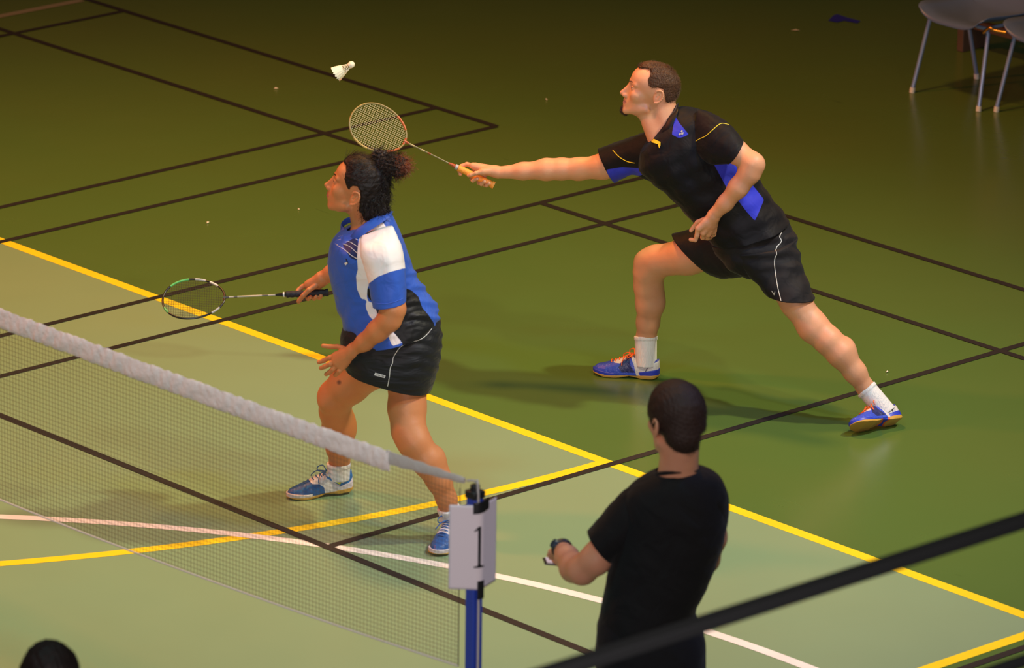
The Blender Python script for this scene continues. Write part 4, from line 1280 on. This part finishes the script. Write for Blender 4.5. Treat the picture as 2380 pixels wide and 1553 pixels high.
# gripping hand
gx = lambda px, dz=0.0, dt=0.0: A(px, 384.5 + (px - 1067) * 43.5 / 76 + dz, -.345 + dt)
hand(S, A(1160, 401, -.345), [gx(1098, -17, -.016), gx(1107, -20, -.020), gx(1117, -22, -.022), gx(1128, -23, -.018)],
     [[gx(1098, -17, -.016), gx(1085, -13, -.030), gx(1073, -2, -.030), gx(1068, 14, -.014), gx(1070, 19, -.004)],
      [gx(1107, -18, -.024), gx(1098, 2, -.032), gx(1096, 15, -.012), gx(1099, 17, .012), gx(1109, 7, .024)], [gx(1117, -19, -.026), gx(1111, 4, -.032), gx(1113, 14, -.010), gx(1119, 14, .012), gx(1126, 4, .024)],
      [gx(1128, -20, -.024), gx(1124, 4, -.028), gx(1127, 11, -.008), gx(1131, 10, .012), gx(1137, 2, .022)],
      [gx(1136, -26, .010), gx(1122, -17, .024), gx(1106, -4, .030), gx(1094, 7, .026), gx(1089, 11, .020)]], rw=.030, rf=.0098, rp=.0140)
S.cone(A(1148, 397, -.345), gx(1122, -17, .018), .020, .016, .014)
hb = (HM.O - [.155 * 1.05, .12, .145], HM.O + [.12, .12, .17])
hn = box_of([A(1600, 505, .20), A(1672, 560, .13)], .03); hr = box_of([A(1065, 384, -.35), A(1155, 432, -.34)], .035)
V, Q = multi(S, .005, [(hb[0], hb[1], .0024), (hn[0], hn[1], .0020), (hr[0], hr[1], .0020)])
q = HM.inv(V)
beard = np.where(q[:, 0] > .045, np.sqrt(((q[:, 0] - .092) / .030) ** 2 + (q[:, 1] / .020) ** 2 + ((q[:, 2] + .092) / .021) ** 2) - 1, 5) * .02
link('body', mesh_np('body', V, Q, {'p0': HM.lips(V), 'p1': beard}), skin('skin_man', SKM, (.50, .20, .15), extra=[((.045, .018, .012), .004)]), man)
M_hairM = mat('hair_brown', (.075, .034, .017), .6, var=.4, vscale=80, bump=.5, bscale=120, spec=.3)
HM.parts(man, (.05, .06, .06), mat('brow_brown', (.13, .06, .035), .7), .0034)
# goatee
S = SDF().ell(HM(.086, 0, -.103), np.array([.018, .017, .012]) * 1.02, HM.R).ell(HM(.098, 0, -.088), np.array([.008, .013, .014]) * 1.02, HM.R, .008)
V, Q = S.mesh(.002, noise=lambda P: fbm(P, 300, .0012, 2))
go = link('goatee', mesh_np('goatee', V, Q), mat('beard', (.035, .016, .010), .7, bump=.5, bscale=250), man)
strands(V, Q, 350, .006, .0004, lambda p, n: n + np.array([-.2, 0, -.6]), lift=.1, curl=.001, seed=3, seg=3).build('beard_hairs', mat('beard2', (.03, .014, .009), .7), go)
# hair
hl = [(1478, 150), (1482, 156), (1497, 158), (1513, 160), (1511, 175), (1506, 188), (1507, 200), (1516, 204), (1527, 203), (1540, 207), (1546, 220), (1548, 236), (1556, 244), (1570, 250), (1600, 240), (1600, 130), (1470, 130)]
S = SDF().ell(HM(-.008, 0, .046), np.array([.100, .0795, .0935]) * 1.02, HM.R).ell(HM(-.045, 0, .0), np.array([.052, .066, .060]) * 1.02, HM.R, .02).ell(HM(.028, 0, .085), np.array([.060, .058, .054]) * 1.02, HM.R, .02)
S.fn(lambda P: poly_sd(FM.px(P), hl) / SM, HM.O - .5, HM.O + .5, .004, 'i')
V, Q = S.mesh(.0025, noise=lambda P: fbm(P, 260, .0010, 2) + fbm(P, 480, .0005, 7))
hm = link('hair', mesh_np('hair', V, Q), M_hairM, man)
mb = strands(V, Q, 5200, .0095, .0005, lambda p, n: n * .5 + np.array([.5, 0, -.2]) + .4 * np.sin(p * 90), lift=.15, curl=.0014, cf=1.2, seed=4, seg=4)
mb.build('hair_strands', M_hairM, hm)

# polo shirt
BK = (.006, .0055, .008); BM = (.035, .045, .56); YE = (.80, .62, .03)
side = [(1648, 360), (1712, 372), (1745, 415), (1749, 431), (1775, 464), (1755, 514), (1736, 493), (1717, 468), (1688, 435.5), (1662, 387)]
chest = [(1570, 270), (1578, 285), (1601, 313), (1590, 318), (1578, 321), (1562, 313), (1566, 290)]
def foldM(px, G):
    x, y = px[..., 0], px[..., 1]
    u = (x - 1500) * .74 + (y - 330) * .67; v = -(x - 1500) * .67 + (y - 330) * .74
    return .0040 * np.sin(v * .11 + 1.2 * np.sin(u * .03)) * np.clip((u - 40) / 60, 0, 1) + .0025 * np.sin(u * .13 + v * .05)
V, F = loft(FM, [((1514, 322), (1566, 254), .055, -.01), ((1500, 338), (1598, 252), .085, -.0), ((1488, 360), (1648, 264), .125, .0), ((1487, 392), (1702, 305), .150, .0), ((1511, 416), (1738, 372), .150, .0), ((1548, 448), (1762, 418), .146, .0), ((1594, 495), (1790, 461), .148, .0), ((1636, 540), (1815, 492), .156, .0), ((1660, 566), (1832, 516), .166, .0)], 76, 9, 2.25, wr=.0016, wfreq=20, seed=13, wfun=foldM)
MM = panel_mat('polo_cloth_man', BK, [BM, BM], rough=.62, bump=.25, bscale=14, edge=.0010, spec=.16)
shirtM, bvM = garment('polo_shirt', FM, V, F, [side, chest], SM, MM, man)
shirtM['label'] = 'black polo shirt with royal blue side and chest panels'
M_yel = mat('piping_yellow', YE, .5)
# reaching sleeve
V, F = loft(FM, [((1545, 300), (1520, 425), .060, -.08), ((1510, 306), (1492, 412), .075, -.13), ((1470, 320), (1470, 404), .078, -.18), ((1428, 334), (1447, 412), .084, -.225), ((1390, 349), (1428, 422), .084, -.25)], 48, 8, 2.0, wr=.0024, wfreq=24, seed=15, cap=(True, False))
far_b = [(1410, 394), (1446, 388), (1490, 391), (1500, 402), (1462, 420), (1427, 428), (1412, 410)]
sl1, bv1 = garment('sleeve', FM, V, F, [far_b], SM, panel_mat('sleeve_far_man', BK, [BM], rough=.62, bump=.25, bscale=14, spec=.16), shirtM)
piping('piping', FM, bv1, [(1424, 349), (1437, 363), (1447, 370), (1459, 376), (1475, 379)], .0018, M_yel, sl1)
# near sleeve
V, F = loft(FM, [((1622, 256), (1602, 345), .045, .06), ((1655, 266), (1620, 362), .075, .10), ((1685, 283), (1646, 377), .086, .135), ((1708, 303), (1670, 380), .082, .165), ((1727, 329), (1692, 378), .070, .195)], 48, 8, 2.0, wr=.0024, wfreq=22, seed=17, cap=(True, False))
sl2, bv2 = garment('sleeve', FM, V, F, [], SM, panel_mat('sleeve_near_man', BK, [], rough=.62, bump=.25, bscale=14, spec=.16), shirtM)
piping('piping', FM, bv2, [(1613, 331), (1626, 323), (1639, 317), (1651, 307), (1662, 297), (1672, 289), (1681, 287), (1694, 290)], .0019, M_yel, sl2)
# collar, placket, emblem
mb = MB()
mb.tube(cr([A(1573, 246, -.03), A(1568, 262, .035), A(1555, 288, .068), A(1543, 315, .075), A(1535, 342, .060)], 6), [.018] * 18 + [.018, .017, .015, .013, .011, .008, .005], 12, flat=((-.75, -1, .2), .22))
mb.tube(cr([A(1572, 246, -.03), A(1545, 262, -.09), A(1515, 290, -.085), A(1503, 310, -.055), A(1512, 326, -.01), A(1530, 344, .040)], 6), [.014] * 25 + [.013, .011, .009, .007, .006, .005], 12, flat=((-.75, .6, .2), .22))
mb.build('collar', panel_mat('collar_m', BK, [], rough=.45, bump=.1), shirtM)
v, f = patch(FM, bvM, [(1511, 320), (1520, 323), (1535, 330), (1535, 338), (1532, 345), (1529, 335), (1516, 331), (1511, 326)], lift=.012); MB().add(v, f).build('placket', M_yel, shirtM)
M_em = mat('emblem_grey', (.45, .42, .36), .5)
for poly in ([(1577, 312), (1581, 308), (1583, 311), (1580, 315)], [(1582, 306), (1584, 302), (1588, 304), (1585, 308)], [(1583, 309), (1589, 307), (1588, 312), (1584, 314)]):
    v, f = patch(FM, bvM, poly, lift=.006); MB().add(v, f).build('emblem', M_em, shirtM)

# shorts
MS = panel_mat('shorts_cloth', (.013, .011, .013), [], rough=.65, bump=.3, bscale=12, spec=.16)
def foldP(px, G):
    x, y = px[..., 0], px[..., 1]
    return .0045 * np.sin((y - .12 * x) * .19 + 1.3 * np.sin(x * .035)) * np.clip((x - 1690) / 60, 0, 1) * np.clip((650 - y) / 40, 0, 1) + .003 * np.sin((x + y) * .09)
V, F = loft(FM, [((1652, 566), (1826, 512), .150, .0), ((1660, 580), (1838, 528), .158, .0), ((1672, 598), (1850, 552), .168, .0), ((1696, 622), (1856, 588), .165, .0), ((1722, 636), (1858, 612), .13, .02)], 64, 8, 2.2, wr=.0014, wfreq=20, seed=21, wfun=foldP, cap=(False, True))
shorts, bvP = garment('shorts', FM, V, F, [], SM, MS, man)
V, F = loft(FM, [((1690, 580), (1850, 555), .135, .045), ((1712, 612), (1857, 590), .128, .07), ((1742, 640), (1868, 630), .118, .105), ((1766, 665), (1880, 662), .108, .14), ((1783, 684), (1893, 692), .100, .165)], 60, 8, 2.15, wr=.0012, wfreq=20, seed=22, wfun=foldP, cap=(True, False))
lg1, bvL = garment('shorts_leg', FM, V, F, [], SM, MS, shorts)
V, F = loft(FM, [((1745, 528), (1775, 640), .12, -.03), ((1704, 522), (1738, 638), .120, -.07), ((1658, 526), (1704, 642), .116, -.12), ((1610, 536), (1680, 644), .112, -.165), ((1562, 548), (1657, 636), .110, -.21)], 60, 8, 2.15, wr=.0018, wfreq=20, seed=23, cap=(True, False))
garment('shorts_leg', FM, V, F, [], SM, MS, shorts)
piping('piping', FM, bvP, [(1811, 514), (1812, 524), (1817, 536), (1814, 545), (1812, 551), (1816, 559), (1813, 566), (1806, 573), (1803, 582)], .0019, M_whitep, shorts, seg=5)
piping('piping', FM, bvL, [(1813, 566), (1805, 573), (1803, 580), (1805, 591), (1801, 600), (1800, 615), (1803, 640), (1808, 670), (1814, 694), (1816, 704)], .0018, M_whitep, lg1, seg=5)
for poly in ([(1792, 676), (1794, 676), (1800, 683), (1799, 687)], [(1800, 678), (1802, 678), (1800, 687), (1798.5, 684)]):
    v, f = patch(FM, bvL, poly); MB().add(v, f).build('emblem', M_em, lg1)

# shoes and socks
BS = (.03, .07, .55)
pan = [([(.085, .0), (.30, .0), (.30, .10), (.20, .10), (.19, .060), (.16, .060), (.135, .085), (.118, .090), (.10, .055)], BS),
       ([(.095, .026), (.150, .024), (.165, .045), (.150, .070), (.128, .086), (.118, .085), (.120, .060), (.098, .032)], (.010, .015, .12)),
       ([(.052, .026), (.056, .026), (.042, .058), (.052, .064), (.062, .058), (.060, .056), (.051, .060), (.038, .058)], (.02, .02, .10)),
       ([(.0, .078), (.04, .058), (.075, .064), (.11, .088), (.11, .10), (.07, .073), (.04, .066), (.0, .088)], (.05, .06, .35))]
M_midb = mat('midsole_blue', (.025, .045, .50), .4); M_lace_o = mat('lace_orange', (.95, .16, .02), .55)
hz = FM.local(ground(1531, 880)); tz = FM.local(ground(1392, 868))
sh1, T = shoe(man, hz + np.array([.0, 0, .002]), tz - hz, (0, 0, 1), .295, (.62, .58, .58), pan, M_gum, M_lace_o, M_midb); sh1['label'] = 'blue and white shoe flat on the floor under the front knee'
sock(FM, A(1501, 783, -.365), T(.055, 0, .045), .049, .047, man, M_sock)
tp = A(1985, 990, .44); hl_ = A(2078, 1000, .36)
fw = np.array([-.72, -.50, .05]); upv_ = np.array([.10, .80, .58])
ori = A(2095, 979, .29)
sh2, T = shoe(man, ori, fw, upv_, .275, (.62, .58, .58), pan, M_gum, M_lace_o, M_midb, arch=True); sh2['label'] = 'blue and white shoe tipped on edge showing its gum sole'
sock(FM, A(2014, 905, .253), T(.055, 0, .045), .0445, .043, man, M_sock)

# racket and shuttlecock
GB, GT = A(1148, 431, -.345), A(817, 268, -.36)
def bandm(P, egg, e, k):
    for a, b, c in ((.375, .40, (.45, .35, .18)), (.33, .345, (.5, .4, .2)), (.30, .315, (.30, .07, .02))):
        MB().tube([P(a, 0), P(b, 0)], .0042 * k, 8).build('shaft_marking', mat('mk', c, .4), e)
    MB().tube([P(.172, 0), P(.184, 0)], .0115 * k, 10).build('collar_ring', mat('ring_grey', (.4, .4, .42), .4), e)
    for t0, t1, c in ((-2.6, -2.0, (.5, .12, .03)), (.9, 1.5, (.45, .33, .10)), (2.2, 2.7, (.5, .12, .03))):
        MB().tube([egg(t) for t in np.linspace(t0, t1, 12)], .0049 * k, 8).build('frame_stripe', mat('stripe_m', c, .4), e)
racket('badminton_racket', 'racket with orange grip and pale yellow strings reaching towards the shuttlecock', FM, GB, GT, (.25, -.80, .55), mat('racket_gold', (.26, .20, .07), .35), mat('string_gold', (.62, .55, .30), .4), mat('grip_orange', (.95, .36, .05), .6, bump=.3, bscale=120), mat('shaft_olive', (.20, .17, .07), .35), mat('cap_red', (.45, .09, .03), .4), .17, bandm)

sc = FM.empty('shuttlecock'); tag(sc, 'white feather shuttlecock in the air above the rackets', 'shuttlecock')
c0, c1 = A(817, 150, -.36), A(781, 172, -.36)
d = (c1 - c0); d /= np.linalg.norm(d); xx = np.cross(d, [0, 1, 0]); xx /= np.linalg.norm(xx); yy = np.cross(d, xx)
S = SDF().ell(c0, (.0145,) * 3).cone(c0, c0 + d * .012, .0140, .0135, .003, cap=True); V, Q = S.mesh(.0016); link('cork', mesh_np('cork', V, Q), mat('cork', (.88, .80, .68), .5), sc)
mb = MB()
for i in range(16):
    a = 2 * math.pi * i / 16; r_ = xx * math.cos(a) + yy * math.sin(a); tt = -xx * math.sin(a) + yy * math.cos(a)
    p0 = c0 + d * .012 + r_ * .010; p1 = c0 + d * .082 + r_ * .033; ax = (p1 - p0)
    mb.tube([p0, p0 + ax * .6, p1], [.0009, .0008, .0004], 5)
    vs = []
    for f, w in ((.38, .002), (.5, .0065), (.75, .0085), (.93, .0070), (1.02, .0025)):
        for s_ in (-1, 0, 1): vs.append(p0 + ax * f + tt * w * s_ + r_ * (.0015 if s_ == 1 else -.0010 if s_ == -1 else .0006))
    mb.add(vs, [(j * 3 + k_, j * 3 + k_ + 1, j * 3 + k_ + 4, j * 3 + k_ + 3) for j in range(4) for k_ in (0, 1)])
mb.build('feathers', mat('feather', (.92, .88, .74), .7), sc)
mb = MB()
for f in (.25, .38):
    r0 = .010 + .023 * f; mb.tube([c0 + d * (.012 + .070 * f) + (xx * math.cos(a) + yy * math.sin(a)) * r0 for a in np.linspace(0, 6.28, 25)[:-1]], .0009, 4, closed=True)
mb.build('thread', mat('thread', (.8, .8, .75), .7), sc)

# ============================================================ the umpire by the net post
FU = Frame(.80, -3.19); A = FU.at; SU = 695.
ump = FU.empty('person'); tag(ump, 'person in black T-shirt seen from behind beside the net post', 'person')
HU = Head(A(1571, 985, .02), 58, -4, 1.06, face=-1)
S = SDF(); HU.add(S, ears=True)
S.cone(HU(-.03, 0, -.03), A(1575, 1112, .0), .062, .070, .03)
S.chain([(A(1510, 1540, 0), .11), (A(1530, 1380, 0), .09), (A(1560, 1230, 0), .09), (A(1572, 1150, 0), .07)], .03)
S.cone(A(1485, 1180, .0), A(1648, 1165, .0), .042, .042, .02)
S.chain([(A(1470, 1180, .0), .050), (A(1425, 1245, .0), .054), (A(1385, 1300, -.01), .052), (A(1353, 1325, -.04), .049), (A(1335, 1320, -.10), .049), (A(1318, 1296, -.20), .040), (A(1305, 1275, -.29), .030)], .022)
S.chain([(A(1655, 1175, .0), .050), (A(1655, 1250, -.03), .048), (A(1640, 1300, -.08), .046), (A(1580, 1320, -.22), .036), (A(1500, 1315, -.32), .029)], .022)
hand(S, A(1303, 1272, -.30), [A(1286, 1282, -.37), A(1288, 1288, -.375), A(1292, 1292, -.37), A(1298, 1296, -.36)],
     [[A(1286, 1282, -.37), A(1282, 1288, -.40), A(1284, 1296, -.41), A(1290, 1302, -.40)], [A(1288, 1288, -.375), A(1286, 1296, -.40), A(1289, 1304, -.39), A(1294, 1308, -.38)], [A(1292, 1292, -.37), A(1292, 1300, -.39), A(1296, 1308, -.38), A(1301, 1310, -.37)],
      [A(1298, 1296, -.36), A(1299, 1304, -.37), A(1303, 1310, -.36), A(1306, 1310, -.35)], [A(1292, 1275, -.34), A(1280, 1283, -.35), A(1277, 1290, -.36), A(1280, 1297, -.37)]], rw=.030, rf=.0095)
hand(S, A(1500, 1315, -.32), [A(1475, 1316, -.38), A(1474, 1322, -.38), A(1476, 1328, -.37), A(1480, 1333, -.36)],
     [[A(1475, 1316, -.38), A(1462, 1318, -.40), A(1452, 1322, -.40)], [A(1474, 1322, -.38), A(1461, 1325, -.40), A(1452, 1329, -.39)], [A(1476, 1328, -.37), A(1464, 1332, -.385), A(1456, 1335, -.38)], [A(1480, 1333, -.36), A(1469, 1337, -.37), A(1463, 1339, -.365)], [A(1488, 1308, -.34), A(1474, 1306, -.36), A(1464, 1311, -.37)]], rf=.0095)
hb = (HU.O - [.15, .15, .15], HU.O + [.15, .15, .17]); hn = box_of([A(1278, 1270, -.34), A(1308, 1312, -.37)], .04)
V, Q = multi(S, .005, [(hb[0], hb[1], .0026), (hn[0], hn[1], .0022)])
link('body', mesh_np('body', V, Q, {'p0': HU.lips(V)}), skin('skin_umpire', (.52, .25, .15)), ump)
HU.parts(ump)
hl = [(1490, 880), (1650, 880), (1650, 985), (1628, 1010), (1622, 1045), (1600, 1058), (1560, 1056), (1535, 1048), (1522, 1020), (1512, 985), (1500, 975)]
S = SDF().ell(HU(-.008, 0, .048), np.array([.108, .087, .099]) * 1.06, HU.R).ell(HU(-.055, 0, -.015), np.array([.060, .070, .070]) * 1.06, HU.R, .02)
S.fn(lambda P: np.where(P[..., 1] < HU.O[1] + .03, poly_sd(FU.px(P), hl) / SU, HU.inv(P)[..., 0] - .055), HU.O - .5, HU.O + .5, .004, 'i')
V, Q = S.mesh(.003, noise=lambda P: fbm(P, 200, .0007, 2))
M_hu = mat('hair_umpire', (.022, .010, .007), .6, bump=.4, bscale=200, spec=.3)
hu = link('hair', mesh_np('hair', V, Q), M_hu, ump)
strands(V, Q, 3500, .010, .0005, lambda p, n: n * .35 + np.array([.1, -.2, -.8]), lift=.1, curl=.0008, seed=4, seg=3).build('hair_strands', M_hu, hu)
MT = panel_mat('tshirt_black', (.006, .006, .007), [], rough=.8, bump=.3, bscale=10, spec=.12)
V, F = loft(FU, [((1524, 1098), (1624, 1090), .075, .0), ((1496, 1112), (1652, 1097), .090, .0), ((1466, 1132), (1672, 1112), .105, .0), ((1446, 1160), (1684, 1140), .115, .0), ((1436, 1205), (1688, 1185), .122, .0), ((1428, 1270), (1682, 1250), .125, .0), ((1415, 1330), (1664, 1310), .125, .0), ((1402, 1390), (1641, 1365), .128, .0), ((1393, 1440), (1620, 1405), .132, .0), ((1390, 1470), (1614, 1430), .134, .0)], 72, 8, 2.3, wr=.002, wfreq=15, seed=31, cap=(False, False))
ts, _ = garment('t_shirt', FU, V, F, [], SU, MT, ump)
V, F = loft(FU, [((1478, 1128), (1500, 1235), .05, .0), ((1450, 1142), (1487, 1250), .075, .0), ((1422, 1172), (1468, 1268), .080, .0), ((1394, 1206), (1446, 1287), .078, -.005), ((1366, 1238), (1422, 1304), .074, -.01)], 48, 8, 2.0, wr=.002, wfreq=18, seed=32, cap=(True, False))
garment('sleeve', FU, V, F, [], SU, MT, ts)
V, F = loft(FU, [((1630, 1112), (1676, 1114), .05, .0), ((1622, 1150), (1692, 1150), .075, .0), ((1616, 1195), (1694, 1190), .078, -.01), ((1613, 1230), (1686, 1228), .076, -.02), ((1612, 1262), (1677, 1252), .072, -.03)], 48, 8, 2.0, wr=.002, wfreq=18, seed=33, cap=(True, False))
garment('sleeve', FU, V, F, [], SU, MT, ts)
MB().tube([A(1574 + 50 * math.cos(a), 1099 - 4 * math.cos(a), .078 * math.sin(a)) + np.array([0, 0, .002]) for a in np.linspace(0, 6.283, 41)[:-1]], .007, 8, closed=True).build('neckband', MT, ts)
MP = panel_mat('trousers_black', (.008, .008, .010), [], rough=.85, bump=.35, bscale=9, spec=.1)
gl = FU.at(1440, 1560, 0); zg = lambda z, x: (lambda p: tuple(p))(project(FU.world(np.array([x, 0, z]))[None])[0])
V, F = loft(FU, [((1396, 1425), (1612, 1400), .120, .0), ((1390, 1450), (1618, 1432), .130, .0), ((1385, 1500), (1634, 1475), .142, .0), ((1386, 1550), (1640, 1530), .145, .0), ((1392, 1600), (1636, 1590), .14, .0), ((1400, 1635), (1628, 1630), .12, .0)], 64, 8, 2.3, wr=.002, wfreq=15, seed=34, cap=(False, True))
tr, _ = garment('trousers', FU, V, F, [], SU, MP, ump)
for s_, x0, x1, xf in ((-1, -.245, -.085, -.19), (1, -.09, .085, .04)):
    rings = []
    for z, w, dx in ((.74, 1.0, 0), (.5, .86, .1), (.28, .78, .3), (.06, .74, .5)):
        c = (x0 + x1) / 2 * (1 - dx) + xf * dx; h_ = (x1 - x0) / 2 * w
        rings.append((zg(z, c - h_), zg(z, c + h_), .095 * w, .0))
    V, F = loft(FU, rings, 44, 8, 2.1, wr=.003, wfreq=14, seed=35 + s_, cap=(True, False)); garment('trouser_leg', FU, V, F, [], SU, MP, tr)
    S = SDF().cone((xf, .0, .12), (xf, .0, .07), .036, .036, .02); V, Q = S.mesh(.005)
    shoe(ump, np.array([xf, -.07, .0]), (s_ * .15, 1, 0), (0, 0, 1), .29, (.02, .02, .022), [], M_black, M_black, M_whitep)
# watch
c = A(1307, 1277, -.275); ax = A(1318, 1296, -.20) - A(1305, 1275, -.29); ax /= np.linalg.norm(ax)
u = np.cross(ax, [0, 0, 1.0]); u /= np.linalg.norm(u); v_ = np.cross(u, ax)
wt = MB()
for o_ in (-.007, -.0023, .0023, .007): wt.tube([c + ax * o_ + (u * math.cos(a) + v_ * math.sin(a)) * .0335 for a in np.linspace(0, 6.283, 33)[:-1]], .0042, 8, closed=True)
w_o = wt.build('wristwatch', mat('watch_strap', (.012, .010, .02), .45), ump)
up_ = np.array([-.75, -.3, .6]); up_ -= ax * (up_ @ ax); up_ /= np.linalg.norm(up_)
MB().tube([c + up_ * .034, c + up_ * .043], [.018, .016], 20).build('watch_face', mat('watch_face', (.03, .05, .07), .15), w_o)
# clipboard
cb = FU.empty('clipboard'); tag(cb, 'dark clipboard with white score sheet held low by the umpire', 'clipboard')
k0, k1 = A(1266, 1309, -.40), A(1412, 1322, -.40)
dx_ = k1 - k0; Lc = np.linalg.norm(dx_); dx_ /= Lc; dy_ = np.array([.0, .95, -.275]); dy_ -= dx_ * (dx_ @ dy_); dy_ /= np.linalg.norm(dy_); dz_ = np.cross(dx_, dy_)
R_ = np.stack([dx_, dy_, dz_], 1)
MB().box(k0 + dx_ * Lc / 2 + dy_ * .13 - dz_ * .003, (Lc, .30, .004), R_).build('board', M_black, cb, bevel=.001)
MB().box(k0 + dx_ * Lc / 2 + dy_ * .13 + dz_ * .0015, (Lc * .92, .28, .0015), R_).build('paper_sheet', mat('sheet_white', (.6, .55, .62), .7), cb)
MB().box(k0 + dx_ * Lc * .93 + dy_ * .13 + dz_ * .006, (.02, .09, .008), R_).build('clip', mat('clip_steel', (.6, .6, .62), .25, metal=1), cb)

# ============================================================ the spectator at the lower left
gS = ground(115, 1498, 1.74)
FS = Frame(gS[0], gS[1]); A = FS.at; SS = 785.
sp = FS.empty('person'); tag(sp, 'person with dark hair cut off by the bottom edge, lower left', 'person')
HS = Head(FS.local([gS[0], gS[1], 1.60]), 80, -6, 1.04, face=-1)
S = SDF(); HS.add(S)
lc = lambda x, y, z: np.array([x, y, z])
S.cone(HS(-.03, 0, -.03), lc(0, 0, 1.44), .058, .065, .03)
S.chain([(lc(0, 0, .95), .12), (lc(0, 0, 1.15), .12), (lc(0, 0, 1.32), .12), (lc(0, 0, 1.40), .08)], .04)
for s_ in (-1, 1):
    S.cone(lc(0, 0, 1.38), lc(.17 * s_, 0, 1.36), .05, .045, .03)
    S.chain([(lc(.185 * s_, 0, 1.34), .048), (lc(.215 * s_, -.01, 1.08), .044), (lc(.22 * s_, .05, .86), .030)], .02)
    x = lambda k, z, y=.05: lc((.22 + k) * s_, y, z)
    hand(S, x(0, .86), [x(-.01, .78, .085), x(0, .775, .065), x(.0, .78, .045), x(-.002, .785, .028)],
         [[x(-.01, .78, .085), x(-.012, .74, .09), x(-.018, .71, .085)], [x(0, .775, .065), x(-.002, .735, .068), x(-.012, .70, .064)], [x(0, .78, .045), x(-.002, .74, .045), x(-.012, .71, .044)], [x(-.002, .785, .028), x(-.004, .755, .025), x(-.012, .73, .026)], [x(-.012, .83, .075), x(-.024, .79, .10), x(-.026, .765, .105)]])
V, Q = multi(S, .006, [(HS.O - .15, HS.O + .17, .003)])
link('body', mesh_np('body', V, Q, {'p0': HS.lips(V)}), skin('skin_spectator', (.52, .27, .17)), sp)
HS.parts(sp)
S = SDF().ell(HS(-.006, 0, .046), np.array([.106, .085, .096]) * 1.04, HS.R).ell(HS(-.045, 0, -.02), np.array([.070, .074, .085]) * 1.04, HS.R, .02)
S.fn(lambda P: HS.inv(P)[..., 0] - .06 + .6 * np.clip(-HS.inv(P)[..., 2], 0, 1), HS.O - .5, HS.O + .5, .004, 'i')
V, Q = S.mesh(.003, noise=lambda P: fbm(P, 120, .0014, 2))
hs = link('hair', mesh_np('hair', V, Q), M_hairW, sp)
strands(V, Q, 2500, .022, .0006, lambda p, n: n * .2 + np.array([0, -.3, -.8]), lift=.15, curl=.001, seed=4, seg=4).build('hair_strands', M_hairW, hs)


def lrings(rs): return [(tuple(project(FS.world(np.array([a, 0, z]))[None])[0]), tuple(project(FS.world(np.array([b, 0, z]))[None])[0]), d, .0) for a, b, z, d in rs]


V, F = loft(FS, lrings([(-.08, .08, 1.47, .07), (-.19, .19, 1.40, .10), (-.22, .22, 1.30, .125), (-.20, .20, 1.10, .125), (-.20, .20, .90, .13)]), 56, 8, 2.3, wr=.003, wfreq=14, seed=41)
jk, _ = garment('jumper', FS, V, F, [], SS, mat('jumper_grey', (.06, .06, .08), .85), sp)
for s_ in (-1, 1):
    V, F = loft(FS, lrings([(.12 * s_, .20 * s_, 1.42, .05), (.13 * s_, .245 * s_, 1.34, .07), (.155 * s_, .27 * s_, 1.1, .065), (.175 * s_, .265 * s_, .90, .055)]), 36, 6, 2.0, wr=.002, seed=42, cap=(True, False))
    garment('sleeve', FS, V, F, [], SS, mat('jumper_grey_s', (.06, .06, .08), .85), jk)
V, F = loft(FS, lrings([(-.18, .18, .98, .12), (-.19, .19, .85, .13), (-.18, .18, .76, .12)]), 48, 6, 2.2, cap=(False, True)); tr2, _ = garment('trousers', FS, V, F, [], SS, MP, sp)
for s_ in (-1, 1):
    V, F = loft(FS, lrings([(.01 * s_, .185 * s_, .84, .10), (.03 * s_, .17 * s_, .5, .08), (.05 * s_, .15 * s_, .06, .065)]), 36, 8, 2.1, wr=.003, seed=44, cap=(True, False)); garment('trouser_leg', FS, V, F, [], SS, MP, tr2)
    shoe(sp, np.array([.10 * s_, -.07, .0]), (s_ * .1, 1, 0), (0, 0, 1), .28, (.03, .03, .035), [], M_black, M_black, M_whitep)
